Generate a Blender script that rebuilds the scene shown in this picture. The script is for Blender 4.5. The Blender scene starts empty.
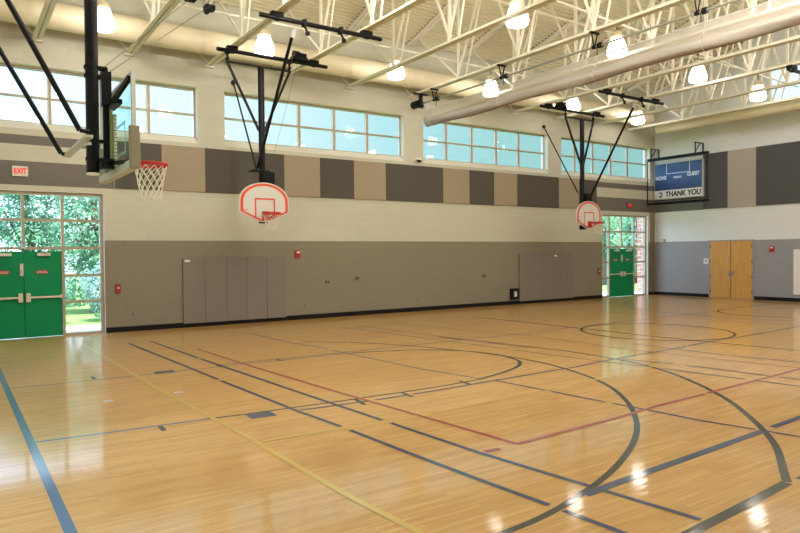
import bpy, math, random
from mathutils import Vector, Matrix
random.seed(7)
sc = bpy.context.scene
COL = sc.collection
PI = math.pi

# ------------------------------------------------------------------ materials
def new_mat(name):
    m = bpy.data.materials.new(name); m.use_nodes = True
    nt = m.node_tree
    return m, nt, nt.nodes['Principled BSDF']

def plain(name, col, rough=.5, metal=0., spec=.5, noise=0., nscale=6., bump=0., coat=0.):
    m, nt, b = new_mat(name)
    b.inputs['Base Color'].default_value = (*col, 1)
    b.inputs['Roughness'].default_value = rough
    b.inputs['Metallic'].default_value = metal
    b.inputs['Specular IOR Level'].default_value = spec
    b.inputs['Coat Weight'].default_value = coat
    b.inputs['Coat Roughness'].default_value = .08
    if noise or bump:
        tc = nt.nodes.new('ShaderNodeTexCoord')
        n = nt.nodes.new('ShaderNodeTexNoise'); n.inputs['Scale'].default_value = nscale; n.inputs['Detail'].default_value = 5
        nt.links.new(tc.outputs['Object'], n.inputs['Vector'])
        if noise:
            mx = nt.nodes.new('ShaderNodeMix'); mx.data_type = 'RGBA'
            mx.inputs['A'].default_value = (*[c*(1-noise) for c in col], 1)
            mx.inputs['B'].default_value = (*[min(1, c*(1+noise)) for c in col], 1)
            nt.links.new(n.outputs['Fac'], mx.inputs['Factor']); nt.links.new(mx.outputs['Result'], b.inputs['Base Color'])
        if bump:
            bp = nt.nodes.new('ShaderNodeBump'); bp.inputs['Strength'].default_value = bump; bp.inputs['Distance'].default_value = .01
            nt.links.new(n.outputs['Fac'], bp.inputs['Height']); nt.links.new(bp.outputs['Normal'], b.inputs['Normal'])
    return m

def block(name, col, axis, rough=.55):
    """painted concrete block in running bond, 0.4 x 0.2 m; axis = the wall's horizontal axis"""
    m, nt, b = new_mat(name)
    tc = nt.nodes.new('ShaderNodeNewGeometry'); sp = nt.nodes.new('ShaderNodeSeparateXYZ'); cb = nt.nodes.new('ShaderNodeCombineXYZ')
    nt.links.new(tc.outputs['Position'], sp.inputs[0])
    nt.links.new(sp.outputs[axis], cb.inputs['X']); nt.links.new(sp.outputs['Z'], cb.inputs['Y'])
    br = nt.nodes.new('ShaderNodeTexBrick')
    br.inputs['Scale'].default_value = 1; br.inputs['Brick Width'].default_value = .4064; br.inputs['Row Height'].default_value = .2033
    br.inputs['Mortar Size'].default_value = .006; br.inputs['Mortar Smooth'].default_value = .5; br.offset = .5
    br.inputs['Color1'].default_value = (*[c*.985 for c in col], 1); br.inputs['Color2'].default_value = (*[min(1, c*1.015) for c in col], 1)
    br.inputs['Mortar'].default_value = (*[min(1, c*1.12) for c in col], 1)
    nt.links.new(cb.outputs[0], br.inputs['Vector'])
    n = nt.nodes.new('ShaderNodeTexNoise'); n.inputs['Scale'].default_value = 60; n.inputs['Detail'].default_value = 3
    nt.links.new(tc.outputs['Position'], n.inputs['Vector'])
    ad = nt.nodes.new('ShaderNodeMath'); ad.operation = 'MULTIPLY_ADD'; ad.inputs[1].default_value = -1.0
    n2 = nt.nodes.new('ShaderNodeMath'); n2.operation = 'MULTIPLY'; n2.inputs[1].default_value = .25
    nt.links.new(n.outputs['Fac'], n2.inputs[0]); nt.links.new(br.outputs['Fac'], ad.inputs[0]); nt.links.new(n2.outputs[0], ad.inputs[2])
    bp = nt.nodes.new('ShaderNodeBump'); bp.inputs['Strength'].default_value = .5; bp.inputs['Distance'].default_value = .008
    nt.links.new(ad.outputs[0], bp.inputs['Height']); nt.links.new(bp.outputs['Normal'], b.inputs['Normal'])
    nt.links.new(br.outputs['Color'], b.inputs['Base Color'])
    b.inputs['Roughness'].default_value = rough; b.inputs['Specular IOR Level'].default_value = .35
    return m

def wood_floor():
    m, nt, b = new_mat('maple_strip_floor')
    g = nt.nodes.new('ShaderNodeNewGeometry')
    br = nt.nodes.new('ShaderNodeTexBrick'); br.offset = .37; br.offset_frequency = 3; br.squash = 1.35; br.squash_frequency = 5
    br.inputs['Scale'].default_value = 1; br.inputs['Brick Width'].default_value = .95; br.inputs['Row Height'].default_value = .057
    br.inputs['Mortar Size'].default_value = .0012; br.inputs['Bias'].default_value = -.1
    br.inputs['Color1'].default_value = FLOOR1; br.inputs['Color2'].default_value = FLOOR2
    br.inputs['Mortar'].default_value = (*[c*.6 for c in FLOOR2[:3]], 1)
    nt.links.new(g.outputs['Position'], br.inputs['Vector'])
    mp = nt.nodes.new('ShaderNodeMapping'); mp.inputs['Scale'].default_value = (1.2, 14, 1)
    n = nt.nodes.new('ShaderNodeTexNoise'); n.inputs['Scale'].default_value = 1.5; n.inputs['Detail'].default_value = 6
    nt.links.new(g.outputs['Position'], mp.inputs['Vector']); nt.links.new(mp.outputs[0], n.inputs['Vector'])
    ramp = nt.nodes.new('ShaderNodeValToRGB')
    ramp.color_ramp.elements[0].position = .3; ramp.color_ramp.elements[0].color = (.86, .82, .78, 1)
    ramp.color_ramp.elements[1].position = .7; ramp.color_ramp.elements[1].color = (1.06, 1.06, 1.06, 1)
    nt.links.new(n.outputs['Fac'], ramp.inputs['Fac'])
    mx = nt.nodes.new('ShaderNodeMix'); mx.data_type = 'RGBA'; mx.blend_type = 'MULTIPLY'; mx.inputs['Factor'].default_value = 1
    nt.links.new(br.outputs['Color'], mx.inputs['A']); nt.links.new(ramp.outputs['Color'], mx.inputs['B'])
    nt.links.new(mx.outputs['Result'], b.inputs['Base Color'])
    b.inputs['Roughness'].default_value = .5
    b.inputs['Specular IOR Level'].default_value = .15
    floor_gloss(nt, b, g)
    return m

def floor_gloss(nt, b, g):
    b.inputs['Coat Weight'].default_value = .68; b.inputs['Coat IOR'].default_value = 1.5
    b.inputs['Coat Roughness'].default_value = .08
    mp = nt.nodes.new('ShaderNodeMapping'); mp.inputs['Scale'].default_value = (1.0, 17.5, 1)
    n = nt.nodes.new('ShaderNodeTexNoise'); n.inputs['Scale'].default_value = 1.0; n.inputs['Detail'].default_value = 2
    bp = nt.nodes.new('ShaderNodeBump'); bp.inputs['Strength'].default_value = .22; bp.inputs['Distance'].default_value = .003
    nt.links.new(g.outputs['Position'], mp.inputs['Vector']); nt.links.new(mp.outputs[0], n.inputs['Vector'])
    nt.links.new(n.outputs['Fac'], bp.inputs['Height']); nt.links.new(bp.outputs['Normal'], b.inputs['Coat Normal'])

def paint_line(name, col, alpha=1.):
    m, nt, b = new_mat(name)
    g = nt.nodes.new('ShaderNodeNewGeometry')
    b.inputs['Base Color'].default_value = (*col, 1); b.inputs['Roughness'].default_value = .5; b.inputs['Specular IOR Level'].default_value = .3
    floor_gloss(nt, b, g)
    return m

def emit(name, col, s):
    m = bpy.data.materials.new(name); m.use_nodes = True; nt = m.node_tree; nt.nodes.clear()
    o = nt.nodes.new('ShaderNodeOutputMaterial'); e = nt.nodes.new('ShaderNodeEmission')
    e.inputs['Color'].default_value = (*col, 1); e.inputs['Strength'].default_value = s
    nt.links.new(e.outputs[0], o.inputs['Surface'])
    return m

def glass(name, tint, gloss=.06, rough=.02):
    m = bpy.data.materials.new(name); m.use_nodes = True; nt = m.node_tree; nt.nodes.clear()
    o = nt.nodes.new('ShaderNodeOutputMaterial'); t = nt.nodes.new('ShaderNodeBsdfTransparent'); g = nt.nodes.new('ShaderNodeBsdfGlossy')
    t.inputs['Color'].default_value = (*tint, 1); g.inputs['Roughness'].default_value = rough
    mx = nt.nodes.new('ShaderNodeMixShader'); mx.inputs[0].default_value = gloss
    nt.links.new(t.outputs[0], mx.inputs[1]); nt.links.new(g.outputs[0], mx.inputs[2]); nt.links.new(mx.outputs[0], o.inputs['Surface'])
    return m

def sheer(name, col, alpha):
    m = bpy.data.materials.new(name); m.use_nodes = True; nt = m.node_tree; nt.nodes.clear()
    o = nt.nodes.new('ShaderNodeOutputMaterial'); t = nt.nodes.new('ShaderNodeBsdfTransparent'); d = nt.nodes.new('ShaderNodeBsdfDiffuse')
    tl = nt.nodes.new('ShaderNodeBsdfTranslucent')
    d.inputs['Color'].default_value = (*col, 1); tl.inputs['Color'].default_value = (*col, 1)
    m1 = nt.nodes.new('ShaderNodeMixShader'); m1.inputs[0].default_value = .35
    nt.links.new(d.outputs[0], m1.inputs[1]); nt.links.new(tl.outputs[0], m1.inputs[2])
    mx = nt.nodes.new('ShaderNodeMixShader'); mx.inputs[0].default_value = alpha
    nt.links.new(t.outputs[0], mx.inputs[1]); nt.links.new(m1.outputs[0], mx.inputs[2]); nt.links.new(mx.outputs[0], o.inputs['Surface'])
    return m

def wood_door_mat():
    m, nt, b = new_mat('birch_door_veneer')
    g = nt.nodes.new('ShaderNodeNewGeometry'); mp = nt.nodes.new('ShaderNodeMapping'); mp.inputs['Scale'].default_value = (14, 14, .8)
    n = nt.nodes.new('ShaderNodeTexNoise'); n.inputs['Scale'].default_value = 1.2; n.inputs['Detail'].default_value = 5
    nt.links.new(g.outputs['Position'], mp.inputs['Vector']); nt.links.new(mp.outputs[0], n.inputs['Vector'])
    r = nt.nodes.new('ShaderNodeValToRGB')
    r.color_ramp.elements[0].position = .3; r.color_ramp.elements[0].color = (.52, .27, .065, 1)
    r.color_ramp.elements[1].position = .75; r.color_ramp.elements[1].color = (.68, .39, .11, 1)
    nt.links.new(n.outputs['Fac'], r.inputs['Fac']); nt.links.new(r.outputs['Color'], b.inputs['Base Color'])
    b.inputs['Roughness'].default_value = .35
    return m

def leaf_mat(name, c1, c2):
    m, nt, b = new_mat(name)
    g = nt.nodes.new('ShaderNodeNewGeometry')
    n = nt.nodes.new('ShaderNodeTexNoise'); n.inputs['Scale'].default_value = 1.7; n.inputs['Detail'].default_value = 4
    nt.links.new(g.outputs['Position'], n.inputs['Vector'])
    r = nt.nodes.new('ShaderNodeValToRGB')
    r.color_ramp.elements[0].position = .35; r.color_ramp.elements[0].color = (*c1, 1)
    r.color_ramp.elements[1].position = .65; r.color_ramp.elements[1].color = (*c2, 1)
    nt.links.new(n.outputs['Fac'], r.inputs['Fac']); nt.links.new(r.outputs['Color'], b.inputs['Base Color'])
    b.inputs['Roughness'].default_value = .6
    tr = nt.nodes.new('ShaderNodeBsdfTranslucent'); nt.links.new(r.outputs['Color'], tr.inputs['Color'])
    mx = nt.nodes.new('ShaderNodeMixShader'); mx.inputs[0].default_value = .5
    o = nt.nodes['Material Output']
    nt.links.new(b.outputs[0], mx.inputs[1]); nt.links.new(tr.outputs[0], mx.inputs[2]); nt.links.new(mx.outputs[0], o.inputs['Surface'])
    return m

def brick_mat():
    m, nt, b = new_mat('red_brick')
    g = nt.nodes.new('ShaderNodeNewGeometry'); sp = nt.nodes.new('ShaderNodeSeparateXYZ'); cb = nt.nodes.new('ShaderNodeCombineXYZ'); ad = nt.nodes.new('ShaderNodeMath')
    nt.links.new(g.outputs['Position'], sp.inputs[0]); nt.links.new(sp.outputs['X'], ad.inputs[0]); nt.links.new(sp.outputs['Y'], ad.inputs[1])
    nt.links.new(ad.outputs[0], cb.inputs['X']); nt.links.new(sp.outputs['Z'], cb.inputs['Y'])
    br = nt.nodes.new('ShaderNodeTexBrick'); br.inputs['Scale'].default_value = 1; br.inputs['Brick Width'].default_value = .3; br.inputs['Row Height'].default_value = .2
    br.inputs['Mortar Size'].default_value = .015
    br.inputs['Color1'].default_value = (.48, .13, .10, 1); br.inputs['Color2'].default_value = (.58, .2, .16, 1); br.inputs['Mortar'].default_value = (.6, .5, .45, 1)
    nt.links.new(cb.outputs[0], br.inputs['Vector']); nt.links.new(br.outputs['Color'], b.inputs['Base Color'])
    b.inputs['Roughness'].default_value = .8
    return m

FLOOR1 = (.57, .348, .118, 1); FLOOR2 = (.49, .278, .085, 1)
GREY = (.235, .213, .160); CREAM = (.545, .535, .44); BAND = (.155, .142, .125)
M = {}
for ax in 'XY':
    M['grey'+ax] = block('grey_painted_block_'+ax.lower(), GREY, ax)
    M['cream'+ax] = block('cream_painted_block_'+ax.lower(), CREAM, ax)
    M['band'+ax] = block('dark_grey_painted_block_'+ax.lower(), BAND, ax)
M['greyY'] = block('daylit_grey_painted_block', (.29, .295, .315), 'Y')  # end-wall copies of the block paints, cool daylight put into their colour
M['creamY'] = block('daylit_cream_painted_block', (.70, .72, .725), 'Y')
M['bandY'] = block('daylit_dark_grey_painted_block', (.15, .148, .145), 'Y')
M['creamflat'] = plain('cream_paint', CREAM, .6)
M['reveal'] = plain('pale_cream_reveal_paint', (.72, .66, .54), .55)
M['steel'] = plain('cream_painted_steel', (.74, .705, .60), .45, noise=.04)
M['deck'] = plain('cream_roof_deck', (.62, .575, .40), .5, noise=.04, nscale=2)
M['duct'] = plain('cream_painted_duct', (.68, .61, .44), .42, noise=.05, nscale=3)
M['floor'] = wood_floor()
M['l_navy'] = paint_line('navy_court_line', (.026, .046, .10))
M['l_blue'] = paint_line('blue_court_line', (.055, .13, .22))
M['l_dark'] = paint_line('dark_olive_court_line', (.022, .024, .018))
M['l_grey'] = paint_line('grey_court_line', (.13, .115, .12))
M['l_red'] = paint_line('red_court_line', (.34, .055, .05))
M['l_rust'] = paint_line('faded_orange_court_line', (.52, .20, .07))
M['l_yellow'] = paint_line('yellow_court_line', (.53, .37, .08))
M['l_pale'] = paint_line('pale_floor_socket_cover', (.5, .5, .55))
M['black'] = plain('black_gloss_paint', (.005, .005, .007), .35, spec=.18)
M['blackm'] = plain('black_matt', (.007, .007, .007), .6, spec=.15)
M['base'] = plain('black_rubber_base', (.007, .007, .008), .5, spec=.2)
M['darkpanel'] = plain('charcoal_acoustic_fabric', (.088, .08, .069), .9, noise=.08, nscale=30, bump=.2)
M['tanpanel'] = plain('tan_acoustic_fabric', (.335, .28, .20), .9, noise=.05, nscale=30, bump=.2)
M['daylit_darkpanel'] = plain('daylit_charcoal_acoustic_fabric', (.078, .078, .08), .9, noise=.08, nscale=30, bump=.2)  # far-wall copy of the charcoal fabric, cool daylight put into its colour
M['daylit_tanpanel'] = plain('daylit_tan_acoustic_fabric', (.40, .35, .305), .9, noise=.05, nscale=30, bump=.2)  # far-wall copy of the tan fabric, lightened and cooled to stand for daylight
M['pad'] = plain('taupe_vinyl_pad', (.205, .178, .155), .45, noise=.04, nscale=4)
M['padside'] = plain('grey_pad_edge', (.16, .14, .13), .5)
M['alu'] = plain('champagne_aluminium_frame', (.40, .345, .26), .4, metal=.0)
M['alulight'] = plain('white_window_stop', (.8, .78, .74), .4)
M['tintglass'] = glass('aqua_tinted_glass', (.60, .72, .72), .025)
M['clear'] = glass('clear_glass', (.94, .985, 1.0), .04)
M['boardglass'] = glass('backboard_glass', (.80, .93, .95), .10)
M['green'] = plain('green_painted_steel_door', (.002, .25, .095), .42, spec=.25, noise=.05, nscale=2)
M['silver'] = plain('brushed_steel', (.62, .60, .56), .3, metal=.85)
M['silverpaint'] = plain('silver_painted_steel', (.55, .55, .56), .4)
M['brass'] = plain('satin_aluminium', (.72, .68, .60), .35, metal=.35)
M['red'] = plain('red_plastic', (.42, .012, .014), .4)
M['rimred'] = plain('red_painted_rim', (.55, .018, .014), .35)
M['orange'] = plain('orange_red_board_line', (.70, .085, .035), .4)
M['white'] = plain('white_plastic', (.78, .77, .74), .45)
M['boardwhite'] = plain('white_board_paint', (.64, .635, .62), .35)
M['net'] = plain('white_net_cord', (.80, .76, .68), .8)
M['wood'] = wood_door_mat()
M['navy'] = plain('navy_scoreboard_face', (.030, .065, .185), .25, noise=.25, nscale=1.5)
M['navytext'] = plain('pale_blue_lettering', (.66, .72, .85), .4)
M['ink'] = plain('black_lettering', (.012, .012, .018), .5)
M['inkblue'] = plain('blue_emblem', (.03, .10, .42), .5)
M['exitface'] = plain('exit_sign_face', (.70, .66, .58), .4)
M['exitred'] = emit('lit_red_exit_letters', (1, .05, .03), 1.1)
M['lampglow'] = emit('glowing_lamp_refractor', (1, .94, .84), 18)
M['lampcap'] = plain('cream_lamp_housing', (.78, .68, .48), .4)
M['curtain'] = sheer('sheer_vinyl_mesh', (.52, .475, .41), .58)
M['curtainroll'] = plain('folded_cream_vinyl', (.40, .36, .32), .5, noise=.06, nscale=3)
M['curtainedge'] = plain('brown_curtain_hem', (.20, .135, .115), .5)
M['greenpipe'] = plain('grey_green_pipe', (.30, .31, .26), .4, metal=.3)
M['pad_grey'] = plain('grey_board_padding', (.245, .205, .165), .5)
M['ruler'] = plain('cream_height_scale', (.66, .6, .45), .5)
M['olive'] = plain('olive_steel_channel', (.30, .28, .20), .4, metal=.3)
M['conduit'] = plain('brown_conduit', (.20, .155, .10), .5)
M['concrete'] = plain('pale_concrete', (.62, .60, .55), .8, noise=.05, nscale=2)
M['grass'] = plain('lawn', (.10, .22, .04), .9, noise=.3, nscale=3)
M['bark'] = plain('bark', (.12, .08, .05), .9, noise=.2)
M['leafA'] = leaf_mat('bright_leaves', (.16, .36, .20), (.42, .62, .38))
M['leafB'] = leaf_mat('deep_leaves', (.09, .26, .18), (.26, .48, .32))
M['leafC'] = leaf_mat('blue_green_leaves', (.20, .34, .34), (.40, .55, .52))
M['brick'] = brick_mat()
M['cable'] = plain('steel_cable', (.03, .02, .015), .6)

# ------------------------------------------------------------------ mesh builder
class MB:
    def __init__(self): self.v = []; self.f = []; self.mi = []; self.sm = []
    def add(self, vs, fs, mi=0, sm=False):
        n = len(self.v); self.v += [tuple(p) for p in vs]
        for f in fs: self.f.append([n+i for i in f]); self.mi.append(mi); self.sm.append(sm)
        return self
    def box(self, x0, x1, y0, y1, z0, z1, mi=0, bev=0.):
        if x0 > x1: x0, x1 = x1, x0
        if y0 > y1: y0, y1 = y1, y0
        if z0 > z1: z0, z1 = z1, z0
        vs = [(x, y, z) for z in (z0, z1) for y in (y0, y1) for x in (x0, x1)]
        return self.add(vs, [(0, 2, 3, 1), (4, 5, 7, 6), (0, 1, 5, 4), (2, 6, 7, 3), (0, 4, 6, 2), (1, 3, 7, 5)], mi)
    def rbox(self, x0, x1, y0, y1, z0, z1, b, axis='Y', mi=0):
        """box whose outline across `axis` has rounded corners"""
        def ring(u0, u1, w0, w1):
            pts = []
            for cx, cz, a0 in ((u1-b, w1-b, 0), (u0+b, w1-b, 90), (u0+b, w0+b, 180), (u1-b, w0+b, 270)):
                for k in range(4):
                    a = math.radians(a0+30*k); pts.append((cx+b*math.cos(a), cz+b*math.sin(a)))
            return pts
        if axis == 'Y': r = ring(x0, x1, z0, z1); A = [(p, y0, q) for p, q in r]; B = [(p, y1, q) for p, q in r]
        elif axis == 'X': r = ring(y0, y1, z0, z1); A = [(x0, p, q) for p, q in r]; B = [(x1, p, q) for p, q in r]
        else: r = ring(x0, x1, y0, y1); A = [(p, q, z0) for p, q in r]; B = [(p, q, z1) for p, q in r]
        n = len(A)
        return self.add(A+B, [tuple(range(n)), tuple(range(n, 2*n))[::-1]]+[(i, i+n, (i+1) % n+n, (i+1) % n) for i in range(n)], mi)
    def tube(self, pts, r, n=10, mi=0, closed=False, caps=True, r2=None):
        pts = [Vector(p) for p in pts]; N = len(pts); rings = []
        up0 = Vector((0.13, 0.21, 0.97)); prev = None
        for i, p in enumerate(pts):
            if closed: t = pts[(i+1) % N]-pts[i-1]
            else: t = pts[min(i+1, N-1)]-pts[max(i-1, 0)]
            t.normalize()
            u = prev - t*prev.dot(t) if prev is not None else up0 - t*up0.dot(t)
            if u.length < 1e-4: u = Vector((1, 0, 0)) - t*t.x
            u.normalize(); prev = u; w = t.cross(u)
            rr = r if r2 is None else r+(r2-r)*i/(N-1)
            rings.append([p+(u*math.cos(2*PI*k/n)+w*math.sin(2*PI*k/n))*rr for k in range(n)])
        vs = [q for ring in rings for q in ring]; fs = []
        for i in range(N if closed else N-1):
            a = i*n; b = ((i+1) % N)*n
            for k in range(n): fs.append((a+k, a+(k+1) % n, b+(k+1) % n, b+k))
        self.add(vs, fs, mi, True)
        if caps and not closed:
            self.add(rings[0], [tuple(range(n))[::-1]], mi); self.add(rings[-1], [tuple(range(n))], mi)
        return self
    def bar(self, p0, p1, w, h, mi=0, up=(0, 0, 1)):
        """square bar: w across, h along `up`"""
        p0 = Vector(p0); p1 = Vector(p1); t = (p1-p0).normalized(); u = Vector(up); u = u - t*u.dot(t)
        if u.length < 1e-4: u = Vector((1, 0, 0)) - t*t.x
        u.normalize(); s = t.cross(u)
        vs = [p+s*(a*w/2)+u*(b*h/2) for p in (p0, p1) for a, b in ((-1, -1), (1, -1), (1, 1), (-1, 1))]
        return self.add(vs, [(3, 2, 1, 0), (4, 5, 6, 7)]+[(i, (i+1) % 4, (i+1) % 4+4, i+4) for i in range(4)], mi)
    def lathe(self, prof, c, n=24, mi=0, cap=True):
        cx, cy, cz = c
        vs = [(cx+r*math.cos(2*PI*k/n), cy+r*math.sin(2*PI*k/n), cz+z) for r, z in prof for k in range(n)]; fs = []
        for i in range(len(prof)-1):
            for k in range(n): fs.append((i*n+k, i*n+(k+1) % n, (i+1)*n+(k+1) % n, (i+1)*n+k))
        self.add(vs, fs, mi, True)
        if cap:
            L = len(prof)-1
            self.add(vs[:n], [tuple(range(n))[::-1]], mi); self.add(vs[L*n:], [tuple(range(n))], mi)
        return self
    def prism(self, poly, d0, d1, axis='Y', mi=0):
        """polygon (u, z) pulled from d0 to d1 along axis"""
        f = (lambda u, z, d: (u, d, z)) if axis == 'Y' else (lambda u, z, d: (d, u, z))
        n = len(poly); vs = [f(u, z, d0) for u, z in poly]+[f(u, z, d1) for u, z in poly]
        return self.add(vs, [tuple(range(n)), tuple(range(n, 2*n))[::-1]]+[(i, i+n, (i+1) % n+n, (i+1) % n) for i in range(n)], mi)
    def strip(self, pts, w, z, mi=0, closed=False):
        """flat painted line on the floor"""
        pts = [Vector((p[0], p[1], 0)) for p in pts]; N = len(pts); vs = []
        for i in range(N):
            a = pts[i-1] if (i or closed) else pts[i]; b = pts[(i+1) % N] if (i < N-1 or closed) else pts[i]
            t = (b-a).normalized(); s = Vector((-t.y, t.x, 0))
            for k in (-1, 1): q = pts[i]+s*(w/2*k); vs.append((q.x, q.y, z))
        fs = [(2*i, 2*((i+1) % N), 2*((i+1) % N)+1, 2*i+1) for i in range(N if closed else N-1)]
        return self.add(vs, fs, mi)
    def build(self, name, mats, parent=None, bevel=0.):
        me = bpy.data.meshes.new(name)
        off = Vector(parent_origin(parent)) if parent else Vector((0, 0, 0))
        me.from_pydata([Vector(p)-off for p in self.v], [], self.f)
        for m in (mats if isinstance(mats, (list, tuple)) else [mats]): me.materials.append(M[m] if isinstance(m, str) else m)
        me.polygons.foreach_set('material_index', self.mi); me.polygons.foreach_set('use_smooth', self.sm)
        import bmesh
        bm = bmesh.new(); bm.from_mesh(me)
        if not getattr(self, 'open', False):
            bmesh.ops.remove_doubles(bm, verts=bm.verts, dist=1e-5) if getattr(self, 'weld', False) else None
            bmesh.ops.recalc_face_normals(bm, faces=bm.faces)
        bm.to_mesh(me); bm.free(); me.update()
        o = bpy.data.objects.new(name, me); COL.objects.link(o)
        if parent: o.parent = parent
        if bevel:
            md = o.modifiers.new('bevel', 'BEVEL'); md.width = bevel; md.segments = 2; md.limit_method = 'ANGLE'
        return o

def parent_origin(p):
    o = Vector((0, 0, 0))
    while p: o = o+p.location; p = p.parent
    return o

def tag(o, label=None, cat=None, group=None, kind=None):
    if label: o['label'] = label
    if cat: o['category'] = cat
    if group: o['group'] = group
    if kind: o['kind'] = kind
    return o

def thing(name, loc, label=None, cat=None, group=None, kind=None):
    o = bpy.data.objects.new(name, None); COL.objects.link(o); o.location = loc; o.empty_display_size = .1
    return tag(o, label, cat, group, kind)

def dup(root, loc, label=None):
    r = root.copy(); COL.objects.link(r); r.location = loc
    if label: r['label'] = label
    for ch in list(root.children):
        c = ch.copy(); COL.objects.link(c); c.parent = r
        for g in list(ch.children):
            d = g.copy(); COL.objects.link(d); d.parent = c
    return r

def text(name, s, size, origin, facing, mat, parent, align='CENTER', ext=.004, shear=0., bold=0., sx=1.):
    cu = bpy.data.curves.new(name, 'FONT'); cu.body = s; cu.size = size; cu.align_x = align; cu.align_y = 'CENTER'
    cu.extrude = ext; cu.shear = shear; cu.offset = bold
    t = bpy.data.objects.new(name+'_tmp', cu); COL.objects.link(t)
    bpy.context.view_layer.update()
    me = bpy.data.meshes.new_from_object(t.evaluated_get(bpy.context.evaluated_depsgraph_get()))
    bpy.data.objects.remove(t); me.name = name
    X, Y = {'-Y': (Vector((1, 0, 0)), Vector((0, 0, 1))), '-X': (Vector((0, -1, 0)), Vector((0, 0, 1)))}[facing]
    Z = X.cross(Y); off = Vector(origin)-parent_origin(parent)
    for v in me.vertices: v.co = off + X*(v.co.x*sx) + Y*v.co.y + Z*v.co.z
    me.materials.clear(); me.materials.append(M[mat])
    o = bpy.data.objects.new(name, me); COL.objects.link(o); o.parent = parent
    return o

# ------------------------------------------------------------------ room dimensions (metres)
X0, X1 = -1.6, 27.0          # end walls
Y0, Y1 = -2.4, 18.6          # camera-side wall, window wall
RIDGE = 8.1; EAVE = 9.27; SL = .285
def zd(y): return EAVE + SL*((Y1-y) if y >= RIDGE else (y-Y0))
CH = 7.38                    # truss bottom chord height
TH = .32

def grid_wall(mb, us, zs, hole, zone, f):
    """wall of boxes between sorted breakpoints; hole(u, z) true -> open; zone(u, z) -> material index"""
    for i in range(len(us)-1):
        for j in range(len(zs)-1):
            u = (us[i]+us[i+1])/2; z = (zs[j]+zs[j+1])/2
            if not hole(u, z): f(mb, us[i], us[i+1], zs[j], zs[j+1], zone(u, z))

# --- window wall (wall_back): openings
CL = [(-.57, 5.75), (6.53, 12.84), (13.66, 19.91), (20.67, 26.63)]      # clerestory openings
CZ0, CZ1 = 5.19, 6.78
GL = (-.43, 3.25, 3.67); GR = (23.24, 26.47, 3.66)                       # glazed entrances
opens = [(a, b, CZ0, CZ1) for a, b in CL]+[(GL[0], GL[1], 0, GL[2]), (GR[0], GR[1], 0, GR[2])]
us = sorted({X0-TH, X1+TH, 3.52, 22.84, *[v for o in opens for v in o[:2]]})
zs = sorted({0, 2.44, 3.80, 4.39, 4.80, 5.03, CZ0, CZ1, 3.67, 3.66, 7.42})
def hole(u, z): return any(a < u < b and c < z < d for a, b, c, d in opens)
def zoneX(u, z):
    if z < 2.44: return 1
    if (u < 3.52 or u > 22.84) and (3.80 < z < 4.39 or 4.80 < z < 5.03): return 2
    return 0
w = MB(); grid_wall(w, us, zs, hole, zoneX, lambda mb, a, b, c, d, m: mb.box(a, b, Y1, Y1+TH, c, d, m))
w.box(X0-TH, X1+TH, Y1+.07, Y1+TH, 7.42, zd(Y1)+.12, 0)
for i, (a, b) in enumerate(CL):      # sloped sills
    w.add([(a, Y1, CZ0), (b, Y1, CZ0), (b, Y1+.2, CZ0+.19), (a, Y1+.2, CZ0+.19), (a, Y1+.2, CZ0), (b, Y1+.2, CZ0)],
          [(0, 1, 2, 3), (0, 3, 4), (1, 5, 2), (3, 2, 5, 4), (0, 4, 5, 1)], 3)
w.build('wall_back', ['creamX', 'greyX', 'bandX', 'reveal'])['kind'] = 'structure'

# --- far end wall (wall_right) with gable window
GW = (10.9, 13.47, 7.85, 9.25)
w = MB()
def zoneY(u, z):
    if z < 2.44: return 1
    if u > 16.2 and (3.80 < z < 4.39 or 4.80 < z < 5.03): return 2
    return 0
us = sorted({Y0-TH, Y1, 16.2, GW[0], GW[1]}); zs = sorted({0, 2.44, 3.80, 4.39, 4.80, 5.03, GW[2], GW[3], EAVE+.02})
grid_wall(w, us, zs, lambda u, z: GW[0] < u < GW[1] and GW[2] < z < GW[3], zoneY, lambda mb, a, b, c, d, m: mb.box(X1, X1+TH, a, b, c, d, m))
w.prism([(Y0-TH, EAVE+.02), (Y1+.1, EAVE+.02), (RIDGE, zd(RIDGE)+.15)], X1, X1+TH, 'X', 0)
w.build('wall_right', ['creamY', 'greyY', 'bandY'])['kind'] = 'structure'
LW = (1.5, 8.5, 3.0)
w = MB(); grid_wall(w, [Y0-TH, LW[0], LW[1], Y1], [0, 2.44, LW[2], EAVE+.02], lambda u, z: LW[0] < u < LW[1] and z < LW[2], lambda u, z: 1 if z < 2.44 else 0,
                    lambda mb, a, b, c, d, m: mb.box(X0-TH, X0, a, b, c, d, m))
w.prism([(Y0-TH, EAVE+.02), (Y1, EAVE+.02), (RIDGE, zd(RIDGE)+.15)], X0-TH, X0, 'X', 0)
w.build('wall_left', ['creamY', 'greyY'])['kind'] = 'structure'
w = MB(); w.box(X0, X1, Y0-TH, Y0, 0, 2.44, 1); w.box(X0, X1, Y0-TH, Y0, 2.44, EAVE+.15, 0)
w.build('wall_front', ['creamX', 'greyX'])['kind'] = 'structure'

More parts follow.
